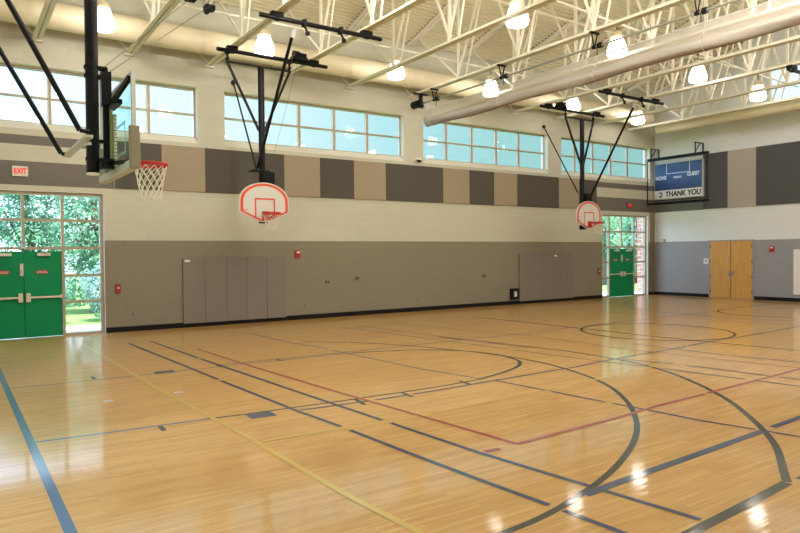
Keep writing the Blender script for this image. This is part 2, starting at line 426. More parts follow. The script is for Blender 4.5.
# --- corrugated roof deck
mb = MB(); pitch = .152; prof = [(0, 0), (.085, 0), (.1, .045), (.137, .045)]
for side in (0, 1):
    L = (Y1-RIDGE) if side == 0 else (RIDGE-Y0); pts = []
    k = 0
    while k*pitch < L:
        for a, h in prof:
            s = min(k*pitch+a, L)
            y = Y1-s if side == 0 else Y0+s
            pts.append((y, zd(y)+h))
        k += 1
    pts.append((RIDGE, zd(RIDGE)))
    vs = [(x, y, z) for y, z in pts for x in (X0-.2, X1+.2)]
    mb.add(vs, [(2*i, 2*i+1, 2*i+3, 2*i+2) for i in range(len(pts)-1)])
mb.open = True
for a, b in ((Y1+TH, RIDGE), (Y0-TH, RIDGE)):      # roof boards over the deck
    mb.add([(X0-TH, a, zd(a)+.10), (X1+TH, a, zd(a)+.10), (X1+TH, b, zd(b)+.10), (X0-TH, b, zd(b)+.10),
            (X0-TH, a, zd(a)+.25), (X1+TH, a, zd(a)+.25), (X1+TH, b, zd(b)+.25), (X0-TH, b, zd(b)+.25)],
           [(0, 1, 2, 3), (4, 7, 6, 5), (0, 4, 5, 1), (3, 2, 6, 7), (0, 3, 7, 4), (1, 5, 6, 2)])
mb.build('ceiling', 'deck')['kind'] = 'structure'

# ------------------------------------------------------------------ floor with its painted courts
FM = ['floor', 'l_navy', 'l_blue', 'l_dark', 'l_grey', 'l_red', 'l_rust', 'l_yellow', 'l_pale']
NAVY, BLUE, DARK, GRY, RED, RUST, YEL, PALE = range(1, 9)
fl = MB(); fl.box(X0-TH, X1+TH, Y0-TH, Y1+.16, -.12, 0, 0)
zc = [.0006]
def line(pts, w, mi, gaps=()):
    """polyline; gaps = list of (start, end) distances left unpainted"""
    P = [Vector((a, b)) for a, b in pts]; d = [0]
    for i in range(1, len(P)): d.append(d[-1]+(P[i]-P[i-1]).length)
    def at(s):
        for i in range(1, len(P)):
            if s <= d[i]: return P[i-1].lerp(P[i], (s-d[i-1])/(d[i]-d[i-1]))
        return P[-1]
    segs = []; a = 0
    for g0, g1 in sorted(gaps): segs.append((a, g0)); a = g1
    segs.append((a, d[-1])); zc[0] += .00012
    for a, b in segs:
        if b-a < .02: continue
        q = [at(a)]+[P[i] for i in range(len(P)) if a < d[i] < b]+[at(b)]
        fl.strip(q, w, zc[0], mi)
def smooth(pts, n=8):
    out = []; P = [Vector(p) for p in pts]
    for i in range(len(P)-1):
        p0 = P[max(i-1, 0)]; p1 = P[i]; p2 = P[i+1]; p3 = P[min(i+2, len(P)-1)]
        for k in range(n):
            t = k/n
            out.append(.5*((2*p1)+(p2-p0)*t+(2*p0-5*p1+4*p2-p3)*t*t+(3*p1-p0-3*p2+p3)*t**3))
    out.append(P[-1]); return [tuple(p) for p in out]
def ell(cx, cy, a, b, d0, d1, n=72):
    return [(cx+a*math.cos(math.radians(d0+(d1-d0)*i/n)), cy+b*math.sin(math.radians(d0+(d1-d0)*i/n))) for i in range(n+1)]
# main court: baseline, lane, circle, two arcs
line([(.58, 17.3), (.68, 2.7)], .085, BLUE)
line([(.66, 8.12), (1.54, 8.06), (2.53, 8.01)], .055, BLUE)
line([(2.53, 8.01), (3.04, 7.96), (4.34, 7.89), (5.31, 7.86), (6.1, 7.86), (6.95, 7.92)], .055, DARK)
line([(.63, 11.67), (1.93, 11.64), (2.75, 11.64), (4.53, 11.63), (6.6, 11.62)], .055, GRY)
line([(6.24, 15.96), (6.33, 13.86), (6.51, 12.71), (6.54, 11.62), (6.70, 9.25), (6.93, 7.94)], .06, GRY, [(3.6, 3.75)])
circ = smooth([(6.95, 7.94), (7.55, 8.12), (8.08, 8.34), (8.47, 8.62), (8.70, 8.95), (8.84, 9.55), (8.77, 10.05), (8.59, 10.48), (8.33, 10.82), (7.9, 11.15), (7.25, 11.43), (6.6, 11.6)])
line(circ, .075, DARK)
big = smooth([(-.2, 3.43), (.7, 3.42), (2.2, 3.42), (3.28, 3.47), (3.7, 3.52), (4.13, 3.62), (4.72, 3.80), (5.32, 4.05), (5.93, 4.37), (6.51, 4.76), (7.14, 5.30), (7.61, 5.80), (8.02, 6.33), (8.37, 6.98), (8.66, 7.8), (8.80, 8.5), (8.80, 9.3), (8.67, 10.12), (8.48, 10.75), (8.2, 11.6), (7.8, 12.4), (7.28, 13.1), (6.6, 13.8)])[16:]
line([(a+.045, b) for a, b in big], .068, DARK)
tp = smooth([(5.95, 2.80), (6.03, 2.85), (6.29, 3.0), (6.94, 3.38), (7.56, 3.85), (8.35, 4.56), (8.81, 5.06), (9.23, 5.60), (9.62, 6.19), (9.92, 6.74), (10.10, 7.27), (10.2, 7.77), (10.25, 8.26), (10.27, 9.06), (10.17, 9.75), (10.0, 10.78), (9.85, 11.5), (9.6, 12.5)])
line(tp, .075, DARK)
line([(.7, 2.62), (3.2, 2.66), (4.31, 2.69), (5.05, 2.735), (5.93, 2.795)], .095, DARK)
line([(6.10, 2.765), (6.6, 2.80), (9, 2.85), (20, 3.0)], .085, NAVY)
for x0, y0 in ((2.81, 11.70), (2.99, 7.80)):
    fl.strip([(x0, y0), (x0+.33, y0-.01)], .26, .0005, NAVY)
for p, q in (((1.86, 11.97), (1.86, 11.72)), ((1.97, 8.0), (1.96, 7.76)), ((4.56, 7.85), (4.5, 7.5)), ((5.33, 7.85), (5.29, 7.52)), ((6.55, 8.0), (6.5, 7.70)), ((5.09, 11.84), (5.1, 11.54)), ((3.95, 11.85), (3.95, 11.55))):
    line([p, q], .06, DARK)
# long lines along the hall
line([(3.67, 7.74), (4.67, 7.65), (5.99, 7.66), (7.14, 7.71), (8.06, 7.73), (9.03, 7.76), (9.9, 7.88), (11.57, 7.96), (12.77, 8.04), (13.36, 8.1), (16.87, 8.24), (18.27, 8.34), (21.5, 8.4)], .06, NAVY, [(1.0, 1.1), (1.62, 1.72), (9.1, 9.2)])
line([(4.0, 11.83), (7.88, 11.74), (9.27, 11.8), (10.92, 11.75), (12.03, 11.8), (14.13, 11.92), (16.15, 11.97), (22, 12.1)], .06, GRY, [(8.05, 8.2)])
line([(4.29, 3.62), (5.08, 3.66), (6.1, 3.70), (7.42, 3.755)], .095, NAVY)
line([(7.66, 3.77), (8.35, 3.80), (12, 3.95), (20, 4.1)], .085, NAVY)
line([(2.71, 6.69), (3.39, 6.65), (4.44, 6.58), (5.76, 6.64), (7.46, 6.78), (8.36, 6.80), (9.6, 6.91), (11.17, 7.17), (14, 7.35)], .055, YEL)
line([(2.38, 17.19), (2.46, 13.72), (2.51, 10.17), (2.59, 8.48), (2.64, 7.15), (2.66, 5.64), (2.68, 4.72), (2.74, 3.88), (2.8, 2.6)], .065, YEL)
line([(3.3, 13.1), (5.5, 13.0), (9.0, 13.05), (12, 13.1)], .05, YEL)
line([(3.28, 16.04), (3.41, 12.91), (3.52, 9.83), (3.62, 7.65), (3.70, 6.69), (3.75, 5.55), (3.82, 4.4), (3.885, 3.6), (3.92, 3.04), (3.93, 2.8)], .06, NAVY, [(5.6, 5.75), (9.34, 9.54), (12.42, 12.56)])
line([(3.79, 16.08), (3.92, 12.9), (4.16, 8.15), (4.25, 6.6), (4.34, 5.0), (4.48, 3.74), (4.515, 3.44), (4.59, 2.78)], .06, NAVY, [(3.2, 3.35), (9.42, 9.6), (12.36, 12.52)])
line([(7.01, 7.71), (7.10, 6.7), (7.19, 5.6), (7.25, 5.03), (7.29, 4.41), (7.44, 3.75), (7.6, 2.85)], .05, NAVY, [(.98, 1.1), (2.0, 2.12), (3.9, 4.02)])
# volleyball court
line([(4.29, 14.15), (4.40, 11.52), (4.56, 8.92), (4.71, 6.98), (4.865, 5.0)], .06, RED)
line([(4.865, 5.0), (6.67, 5.08), (7.55, 5.16), (8.57, 5.20), (11.9, 5.36), (19.5, 5.5)], .06, RED, [(3.83, 3.93)])
line([(4.29, 14.15), (7.33, 14.12), (9.56, 14.12), (12.72, 14.05), (17.24, 13.9), (20, 13.9)], .055, RUST)
line([(10.67, 14.11), (10.9, 12.5), (11.1, 10.64), (11.36, 9.1)], .055, RUST)
line([(11.36, 9.1), (11.6, 7.2), (11.9, 5.36)], .05, RED)
line([(4.41, 5.0), (4.6, 4.98)], .07, RED)
# cross lines further down the hall
line([(8.77, 15.96), (9.09, 13.43), (9.3, 11.9), (9.52, 9.87), (9.66, 8.9), (9.78, 7.88)], .05, GRY, [(4.0, 4.15), (6.0, 6.15)])
line([(9.31, 15.93), (9.55, 14.1), (9.69, 12.78), (9.85, 11.3), (9.97, 9.9)], .05, GRY, [(2.0, 2.1)])
line([(9.79, 7.9), (10.0, 6.9), (10.1, 6.12), (10.2, 5.36), (10.29, 4.67)], .05, NAVY, [(1.0, 1.15), (2.5, 2.65)])
line([(10.30, 7.8), (10.57, 6.9), (10.67, 6.3), (10.77, 5.3), (10.84, 4.9)], .05, NAVY, [(.95, 1.15), (2.5, 2.65)])
line([(10.31, 16.05), (10.75, 14.4), (11.2, 12.81), (11.49, 11.0), (11.5, 9.2)], .045, GRY, [(3.3, 3.45), (5.0, 5.12)])
line([(12.2, 9.0), (12.22, 7.39), (12.28, 6.8), (12.48, 5.67), (12.6, 4.6)], .05, NAVY, [(2.05, 2.2)])
line([(13.5, 15.8), (13.6, 12), (13.6, 10), (13.7, 8.4), (14.0, 5.5), (14.1, 3.2)], .06, DARK)
line(ell(14.55, 10.03, 1.78, 1.80, 0, 360), .06, DARK)
line([(16.0, 14), (16.2, 9), (16.6, 5.5)], .05, RUST); line([(18.0, 15.5), (18.3, 9), (18.8, 5)], .045, GRY); line([(19.2, 15.5), (19.5, 9), (20, 5)], .045, GRY)
line(ell(21.9, 10.6, 1.75, 1.75, 90, 270), .06, DARK)
line([(21.9, 12.35), (25.6, 12.4)], .05, DARK); line([(21.9, 8.85), (25.7, 8.9)], .05, DARK)
line(smooth([(24.5, 17.2), (22.3, 16.6), (21.0, 15.8), (20.2, 14.9), (19.5, 13.6), (19.1, 12.0), (18.95, 10.6), (19.1, 9.0)]), .05, BLUE)
line([(25.9, 16.9), (26.0, 3.2)], .06, DARK)
for x, y, ln in ((1.73, 9.84, .13), (2.69, 9.83, .13)):
    fl.strip(ell(x, y, .045, .045, 0, 360, 16)[:-1], .05, .0005, PALE, True)
fl.open = True
fo = fl.build('floor', FM); fo['kind'] = 'structure'

# ------------------------------------------------------------------ baseboards
def base(name, segs, axis):
    b = MB()
    for a, c in segs:
        if axis == 'X':
            b.box(a, c, Y1-.014, Y1, 0, .14); b.box(a, c, Y1-.03, Y1-.014, 0, .02)
        else:
            b.box(X1-.014, X1, a, c, 0, .14); b.box(X1-.03, X1-.014, a, c, 0, .02)
    b.build(name, 'base')['kind'] = 'structure'
base('baseboard_back', [(X0, GL[0]), (GL[1], GR[0]), (GR[1], X1)], 'X')
base('baseboard_right', [(Y0, 14.02), (15.96, Y1)], 'Y')

# ------------------------------------------------------------------ windows
def clerestory(name, a, b, cols):
    """high strip window: frame, mullions and two rows of tinted panes"""
    r = thing(name, ((a+b)/2, Y1+.2, CZ0), kind='structure')
    y = Y1+.2; z0, z1, zm = CZ0+.16, CZ1, 6.03
    f = MB(); f.box(a, b, y, y+.09, z1-.07, z1); f.box(a, b, y, y+.09, z0, z0+.05)
    f.box(a, a+.05, y, y+.09, z0+.05, z1-.07); f.box(b-.05, b, y, y+.09, z0+.05, z1-.07)
    f.build('window_frame', 'alu', r)
    xs = cols
    m = MB(); m.box(a+.05, b-.05, y+.004, y+.085, zm-.028, zm+.028, 0)
    for x in xs[1:-1]:
        m.box(x-.03, x+.03, y+.002, y+.087, z0+.05, zm-.028, 0); m.box(x-.03, x+.03, y+.002, y+.087, zm+.028, z1-.07, 0)
    for x in xs[1:-1]:          # bright stops on the outer half of each mullion
        m.box(x-.075, x-.03, y+.03, y+.08, z0+.05, zm-.028, 1); m.box(x-.075, x-.03, y+.03, y+.08, zm+.028, z1-.07, 1)
    m.build('mullion', ['alu', 'alulight'], r)
    for i in range(len(xs)-1):
        for q0, q1 in ((z0+.05, zm-.028), (zm+.028, z1-.07)):
            p = MB(); p.box(xs[i]+.03, xs[i+1]-.03, y+.045, y+.055, q0, q1); p.build('pane', 'tintglass', r)
clerestory('window_1', *CL[0], [-.52, .83, 2.07, 3.27, 4.48, 5.70])
clerestory('window_2', *CL[1], [6.58, 7.80, 9.01, 10.25, 11.5, 12.79])
clerestory('window_3', *CL[2], [13.71, 14.86, 16.07, 17.3, 18.49, 19.80])
clerestory('window_4', *CL[3], [20.72, 21.75, 22.9, 24.1, 25.26, 26.50])
# reveal lining of the window jambs
t = MB()
for a, b in CL:
    t.box(b-.006, b, Y1+.0, Y1+.2, CZ0+.19, CZ1-.006); t.box(a, a+.006, Y1, Y1+.2, CZ0+.19, CZ1-.006); t.box(a, b, Y1, Y1+.2, CZ1-.006, CZ1)
t.build('trim_1', 'reveal')['kind'] = 'structure'
t = MB()
for a, b, h in (GL, GR):
    t.box(b-.008, b, Y1, Y1+.1, .0, h-.008); t.box(a, a+.008, Y1, Y1+.1, 0, h-.008); t.box(a, b, Y1, Y1+.1, h-.008, h)
t.build('trim_2', 'alulight')['kind'] = 'structure'

def entrance(name, xs, top, zs_top, side_z, dx):
    """storefront screen round a pair of doors: xs = 5 column lines, dx = door pair edges"""
    r = thing(name, ((xs[0]+xs[-1])/2, Y1+.1, 0), kind='structure'); y0, y1 = Y1+.1, Y1+.22; q = .034
    zt, zr = zs_top
    f = MB()
    f.box(xs[0]-.04, xs[-1]+.04, y0, y1, top-.09, top)
    f.box(xs[0]-.04, xs[0]+q, y0, y1, 0, top-.09); f.box(xs[-1]-q, xs[-1]+.04, y0, y1, 0, top-.09)
    f.box(xs[0]+q, xs[1]-q, y0, y1, 0, .06); f.box(xs[-2]+q, xs[-1]-q, y0, y1, 0, .06)
    f.build('window_frame', 'alu', r)
    m = MB()
    for x in xs[1:-1]: m.box(x-q, x+q, y0+.002, y1-.002, zt+q if x not in (xs[1], xs[-2]) else .0, top-.09)
    for z in (zr, zt):
        for i in range(len(xs)-1): m.box(xs[i]+q, xs[i+1]-q, y0+.004, y1-.004, z-q, z+q)
    for z in side_z:
        for i in (0, len(xs)-2): m.box(xs[i]+q, xs[i+1]-q, y0+.004, y1-.004, z-q, z+q)
    m.build('mullion', 'alu', r)
    for i in range(len(xs)-1):
        rows = [(zt+q, zr-q), (zr+q, top-.09)]
        if i in (0, len(xs)-2):
            zz = [.06-q, *sorted(side_z), zt]; rows += [(zz[k]+q, zz[k+1]-q) for k in range(len(zz)-1)]
        for a, b in rows:
            p = MB(); p.box(xs[i]+q, xs[i+1]-q, y0+.05, y0+.06, a, b); p.build('pane', 'clear', r)
entrance('window_5', [-.37, .52, 1.405, 2.285, 3.19], 3.67, (2.24, 2.945), (.86, 1.535), None)
entrance('window_6', [23.31, 23.84, 24.70, 25.58, 26.41], 3.66, (2.215, 2.895), (.86, 1.54), None)

def green_doors(name, x0, xm, x1, top, sgn_w):
    r = thing(name, (xm, Y1+.12, 0), kind='structure'); y = Y1+.13
    for a, b, s in ((x0+.035, xm-.004, -1), (xm+.004, x1-.035, 1)):
        d = MB(); d.box(a, b, y, y+.045, .012, top-.04); lf = d.build('door_leaf', 'green', r, .004)
        # push bar
        p = MB(); p.box(a+.06 if s > 0 else a+.03, b-.03 if s > 0 else b-.06, y-.075, y-.035, .985, 1.035)
        e = (a+.03, a+.13) if s > 0 else (b-.13, b-.03)
        p.box(e[0], e[1], y-.09, y, .90, 1.12)
        e2 = (b-.06, b-.01) if s > 0 else (a+.01, a+.06)
        p.box(e2[0], e2[1], y-.08, y, .97, 1.05)
        p.build('push_bar', 'brass', lf, .006)
        c = MB(); c.box((a+b)/2-.13+.1*s*0, (a+b)/2+.17, y-.09, y, top-.16, top-.085)
        c.bar(((a+b)/2-.05, y-.07, top-.08), ((a+b)/2+.1*s, y-.20, top-.055), .03, .012)
        c.bar(((a+b)/2+.1*s, y-.20, top-.055), ((a+b)/2+.02, y-.01, top-.045), .03, .012)
        c.build('door_closer', 'brass', lf, .005)
        sx = (a+b)/2-.02
        g = MB(); g.box(sx-.135, sx+.135, y-.006, y, 1.595, 1.69, 0)
        for zz in (1.66, 1.628):
            x = sx-.115
            while x < sx+.10:
                ww = random.uniform(.02, .05); g.box(x, x+ww, y-.008, y-.006, zz-.008, zz+.008, 1); x += ww+.012
        g.build('red_sign', ['red', 'white'], lf)
        if s < 0:
            l = MB(); l.box(b-.085, b-.005, y-.05, y, 1.55, 1.86); l.box(b-.07, b-.02, y-.075, y-.05, 1.65, 1.76)
            l.build('latch_case', 'brass', lf, .006)
        h = MB()
        ex = b+.005 if s > 0 else a-.005
        for zz in (.25, 1.1, top-.3): h.tube([(ex, y-.012, zz-.06), (ex, y-.012, zz+.06)], .012, 8)
        h.build('hinge', 'brass', lf)
    a_ = MB(); a_.box(xm-.03, xm+.03, y+.046, y+.056, .012, top-.05); a_.build('astragal', 'green', r)
    return r
green_doors('door_1', .52, 1.405, 2.285, 2.206, 0)
green_doors('door_2', 23.84, 24.75, 25.58, 2.181, 0)

# pair of birch doors in the far wall
r = thing('door_3', (X1, 15.0, 0), kind='structure')
f = MB(); f.box(X1-.03, X1, 15.89, 15.95, 0, 2.46); f.box(X1-.03, X1, 14.03, 14.09, 0, 2.46); f.box(X1-.03, X1, 14.09, 15.89, 2.42, 2.46)
f.build('door_frame', 'greyY', r)
f = MB(); f.box(X1-.018, X1, 14.97, 15.012, 0.01, 2.41); f.build('center_mullion', 'padside', r)
for a, b, s in ((15.015, 15.885, 1), (14.095, 14.967, -1)):
    d = MB(); d.box(X1-.024, X1, a, b, .012, 2.412); lf = d.build('door_leaf', 'wood', r, .003)
    e = a+.06 if s > 0 else b-.06
    l = MB(); l.box(X1-.032, X1-.02, e-.035, e+.035, .93, 1.16); l.tube([(X1-.03, e, 1.0), (X1-.085, e, 1.0), (X1-.085, e+.12*s, 1.0)], .012, 8)
    l.tube([(X1-.03, e, 1.11), (X1-.05, e, 1.11)], .022, 12); l.build('lever_handle', 'silver', lf)
    h = MB(); ex = b if s > 0 else a
    for zz in (.28, .92, 1.56, 2.2): h.tube([(X1-.028, ex, zz-.06), (X1-.028, ex, zz+.06)], .014, 8)
    h.build('hinge', 'blackm', lf)

# gable window
r = thing('window_7', (X1+.1, (GW[0]+GW[1])/2, GW[2]), kind='structure')
f = MB(); x = X1+.1
f.box(x, x+.09, GW[0], GW[1], GW[3]-.06, GW[3]); f.box(x, x+.09, GW[0], GW[1], GW[2], GW[2]+.06)
for yy in (GW[0], GW[1]-.06): f.box(x, x+.09, yy, yy+.06, GW[2]+.06, GW[3]-.06)
f.build('window_frame', 'alulight', r)
zm = 8.55
m = MB(); m.box(x+.004, x+.086, GW[0]+.06, GW[1]-.06, zm-.03, zm+.03)
for yy in (12.2,): m.box(x+.002, x+.088, yy-.03, yy+.03, GW[2]+.06, zm-.03); m.box(x+.002, x+.088, yy-.03, yy+.03, zm+.03, GW[3]-.06)
m.build('mullion', 'alulight', r)
for a, b in ((GW[0]+.06, 12.17), (12.23, GW[1]-.06)):
    for q0, q1 in ((GW[2]+.06, zm-.03), (zm+.03, GW[3]-.06)):
        p = MB(); p.box(x+.04, x+.05, a, b, q0, q1); p.build('pane', 'clear', r)

# unseen glazed screen added to the near end wall to bring in daylight
r = thing('added_window', (X0-.15, 4.5, 0), kind='structure'); x = X0-.2
f = MB(); f.box(x, x+.1, LW[0], LW[1], LW[2]-.08, LW[2]); f.box(x, x+.1, LW[0], LW[1], 0, .06)
for yy in (LW[0], LW[1]-.06): f.box(x, x+.1, yy, yy+.06, .06, LW[2]-.08)
f.build('window_frame', 'alu', r)
m = MB()
for k in range(1, 7): m.box(x+.002, x+.098, LW[0]+k-.03, LW[0]+k+.03, .06, LW[2]-.08)
for k in range(7): m.box(x+.004, x+.096, LW[0]+k+.03 if k else LW[0]+.06, LW[0]+k+.97 if k < 6 else LW[1]-.06, 2.2, 2.26)
m.build('mullion', 'alu', r)
for k in range(7):
    for q0, q1 in ((.06, 2.2), (2.26, LW[2]-.08)):
        p = MB(); p.box(x+.05, x+.06, LW[0]+k+.03 if k else LW[0]+.06, LW[0]+k+.97 if k < 6 else LW[1]-.06, q0, q1); p.build('pane', 'clear', r)

# ------------------------------------------------------------------ acoustic panels
px = [3.53, 4.73, 5.93, 8.35, 9.58, 10.81, 12.05, 14.49, 15.72, 16.93, 18.13, 20.48, 21.7, 22.83]
plabs = ['short charcoal wall panel directly behind the glass backboard', 'tan wall panel between the glass backboard and the near fan shaped hoop',
  'wide charcoal wall panel behind the mast of the near fan shaped hoop', 'tan wall panel just right of the near fan shaped hoop',
  'narrow charcoal wall panel under the middle of the second high window', 'tan wall panel under the right part of the second high window',
  'wide charcoal wall panel under the small dome camera', 'tan wall panel under the left end of the third high window',
  'narrow charcoal wall panel under the third high window between two tan panels', 'tan wall panel under the middle of the third high window',
  'wide charcoal wall panel below the right end of the third high window', 'tan wall panel left of the far fan shaped hoop mast',
  'charcoal wall panel behind the mast of the far fan shaped hoop']
for i in range(13):
    dk = i % 2 == 0
    b = MB(); b.rbox(px[i]+.004, px[i+1]-.004, Y1-.05, Y1-.002, 3.82, 5.07, .006, 'Y')
    tag(b.build('acoustic_panel', 'darkpanel' if dk else 'tanpanel'), plabs[i], 'wall panel', 'acoustic panels on the window wall')
for a, b, mt, lb in ((16.2, 15.11, 'daylit_darkpanel', 'tall charcoal wall panel right beside the scoreboard'), (15.11, 13.92, 'daylit_tanpanel', 'tall tan wall panel between two charcoal ones on the far wall'),
                     (13.92, 11.52, 'daylit_darkpanel', 'tall wide charcoal wall panel at the right edge above the grey wall')):
    q = MB(); q.rbox(X1-.05, X1-.002, b+.004, a-.004, 3.82, 6.2, .006, 'X')
    tag(q.build('acoustic_panel', mt), lb, 'wall panel', 'acoustic panels on the far wall')

# ------------------------------------------------------------------ wall pads
def pads(xs, lab, grp, tagi):
    for i in range(len(xs)-1):
        r = thing('wall_pad', ((xs[i]+xs[i+1])/2, Y1, .1), lab[i], 'wall pad', grp)
        b = MB(); b.rbox(xs[i]+.003, xs[i+1]-.003, Y1-.075, Y1-.01, .11, 1.94, .012, 'Y'); b.build('cushion', 'pad', r, .012)
        b = MB(); b.box(xs[i]+.003, xs[i+1]-.003, Y1-.01, Y1, .10, 1.955); b.build('backing_board', 'padside', r)
        if i == tagi:
            b = MB(); b.box(xs[i]+.05, xs[i]+.20, Y1-.078, Y1-.075, 1.84, 1.90); b.build('tag', 'white', r)
pads([5.25, 5.87, 6.5, 7.12, 7.74, 8.36],
     ['taupe wall pad with a white tag at the left end of the near row', 'second taupe wall pad from the left in the near row', 'middle taupe wall pad of five in the near row',
      'second taupe wall pad from the right in the near row', 'taupe wall pad at the right end of the near row, nearest the red alarm'], 'wall pads below the near fan hoop', 0)
pads([18.23, 18.92, 19.53, 20.11, 20.7, 21.28],
     ['taupe wall pad beside the black box at the left end of the far row', 'second taupe wall pad from the left in the far row', 'middle taupe wall pad of five in the far row',
      'taupe wall pad with a white tag in the far row', 'taupe wall pad at the right end of the far row, nearest the green doors'], 'wall pads below the far fan hoop', 3)

# ------------------------------------------------------------------ small wall fittings
def exit_sign(x, z, lab):
    r = thing('exit_sign', (x, Y1, z), lab, 'exit sign')
    b = MB(); b.rbox(x-.17, x+.17, Y1-.05, Y1, z-.125, z+.125, .012, 'Y'); b.build('housing', 'exitface', r)
    b = MB(); b.box(x-.145, x+.145, Y1-.055, Y1-.05, z-.10, z+.10); b.build('face', 'exitface', r)
    text('lettering', 'EXIT', .185, (x, Y1-.056, z), '-Y', 'exitred', r, bold=.006, sx=.72)
exit_sign(1.36, 4.13, 'lit white exit sign with red letters above the near glazed entrance')
r = thing('exit_sign', (25.08, Y1, 4.08), 'small lit red exit sign above the far glazed entrance', 'exit sign')
b = MB(); b.rbox(24.9, 25.26, Y1-.05, Y1, 3.95, 4.21, .012, 'Y'); b.build('housing', 'padside', r)
b = MB(); b.box(24.98, 25.22, Y1-.056, Y1-.05, 3.98, 4.18); b.build('face', 'red', r)
text('lettering', 'EXIT', .13, (25.10, Y1-.057, 4.08), '-Y', 'exitred', r, bold=.004, sx=.72)

def strobe(loc, face, lab):
    x, y, z = loc; r = thing('fire_alarm', loc, lab, 'fire alarm')
    b = MB()
    if face == '-Y':
        b.rbox(x-.085, x+.085, y-.05, y, z-.12, z+.12, .015, 'Y'); b.build('housing', 'red', r)
        b = MB(); b.rbox(x-.045, x+.055, y-.085, y-.05, z+.03, z+.085, .012, 'Y'); b.build('strobe_lens', 'white', r)
    else:
        b.rbox(x-.05, x, y-.085, y+.085, z-.12, z+.12, .015, 'X'); b.build('housing', 'red', r)
        b = MB(); b.rbox(x-.085, x-.05, y-.055, y+.045, z+.03, z+.085, .012, 'X'); b.build('strobe_lens', 'white', r)
strobe((8.775, Y1, 2.03), '-Y', 'red fire alarm with strobe right of the near row of wall pads')
strobe((X1, 13.31, 2.06), '-X', 'red fire alarm on the far wall right of the wooden doors')
def pull(x, z, lab):
    r = thing('fire_alarm_pull_station', (x, Y1, z), lab, 'fire alarm')
    b = MB(); b.rbox(x-.075, x+.075, Y1-.03, Y1, z-.15, z+.13, .012, 'Y'); b.build('cover', 'padside', r)
    b = MB(); b.rbox(x-.058, x+.058, Y1-.05, Y1-.03, z-.12, z+.10, .01, 'Y'); b.build('pull_box', 'red', r)
    b = MB(); b.box(x-.03, x+.03, Y1-.068, Y1-.05, z-.02, z+.02); b.build('handle', 'white', r)
pull(3.56, 1.18, 'red fire alarm pull box beside the near glazed entrance')
pull(22.98, 1.18, 'red fire alarm pull box beside the far glazed entrance')
def plate(name, x, z, w, h, kind, lab, mt='white'):
    r = thing(name, (x, Y1, z), lab, 'outlet')
    b = MB(); b.rbox(x-w/2, x+w/2, Y1-.012, Y1, z-h/2, z+h/2, .008, 'Y'); b.build('cover_plate', mt, r)
    b = MB()
    if kind == 'two':
        for dx in (-.04, .04): b.rbox(x+dx-.022, x+dx+.022, Y1-.017, Y1-.012, z-.03, z+.03, .006, 'Y')
    else:
        for dz in (-.028, .028): b.rbox(x-.018, x+.018, Y1-.017, Y1-.012, z+dz-.018, z+dz+.018, .006, 'Y')
    b.build('socket', 'blackm', r)
plate('wall_outlet', 9.81, 1.14, .19, .17, 'two', 'double socket plate on the grey wall, right of the near wall pads', 'pad')
plate('wall_outlet', 10.91, 1.22, .16, .16, 'two', 'dark socket plate in the middle of the grey wall, under the second window', 'padside')
plate('wall_outlet', 16.43, 1.15, .16, .15, 'two', 'socket plate on the grey wall left of the black floor box', 'padside')
plate('wall_outlet', 9.02, .44, .075, .12, 'one', 'small low socket right of the near wall pads', 'tanpanel')
plate('wall_outlet', 3.94, .45, .075, .12, 'one', 'small low socket between the near entrance and the near wall pads', 'tanpanel')
plate('wall_outlet', 13.37, .42, .075, .12, 'one', 'small low socket in the middle of the long grey wall', 'tanpanel')
plate('wall_outlet', 22.4, .44, .075, .12, 'one', 'small low socket right of the far wall pads', 'tanpanel')
r = thing('wall_cabinet', (17.94, Y1, .4), 'black framed box with a pale centre, low on the wall beside the far pads', 'cabinet')
b = MB(); b.rbox(17.75, 18.13, Y1-.12, Y1, .2, .62, .02, 'Y'); b.build('housing', 'blackm', r, .008)
b = MB(); b.box(17.845, 18.035, Y1-.124, Y1-.12, .29, .53); b.build('recess', 'padside', r)
b = MB(); b.rbox(17.89, 17.985, Y1-.145, Y1-.124, .31, .50, .02, 'Y'); b.build('socket_block', 'white', r)
r = thing('security_camera', (13.34, Y1, 5.26), 'small white dome camera on the wall between the second and third high windows', 'camera')
b = MB(); b.box(13.28, 13.40, Y1-.03, Y1, 5.2, 5.32); b.bar((13.34, Y1-.03, 5.28), (13.34, Y1-.16, 5.28), .05, .05); b.build('bracket', 'white', r)
b = MB(); b.lathe([(.02, .07), (.085, .06), (.095, .02), (.09, -.01)], (13.34, Y1-.18, 5.25), 16); b.build('housing', 'white', r)
b = MB(); b.lathe([(.088, -.01), (.08, -.05), (.05, -.085), (.01, -.095)], (13.34, Y1-.18, 5.25), 16); b.build('dome', 'blackm', r)
r = thing('light_switch', (X1, 16.09, 1.56), 'white switch plate on the far wall left of the wooden doors', 'switch')
b = MB(); b.rbox(X1-.015, X1, 15.98, 16.2, 1.45, 1.68, .01, 'X'); b.build('cover_plate', 'white', r)
b = MB(); b.rbox(X1-.022, X1-.015, 16.06, 16.12, 1.53, 1.60, .008, 'X'); b.build('toggle', 'padside', r)
r = thing('motion_sensor', (X1, 18.1, 2.5), 'small pale sensor box high on the far wall near the corner', 'sensor')
b = MB(); b.rbox(X1-.06, X1, 18.06, 18.17, 2.43, 2.56, .015, 'X'); b.build('housing', 'tanpanel', r)
b = MB(); b.rbox(X1-.068, X1-.06, 18.08, 18.15, 2.45, 2.5, .01, 'X'); b.build('lens', 'white', r)
r = thing('white_board', (X1, 11.9, 1.15), 'tall white panel on the grey far wall at the right edge', 'wall board')
b = MB(); b.box(X1-.03, X1, 11.3, 12.48, .28, 2.03); b.build('panel', 'white', r, .004)
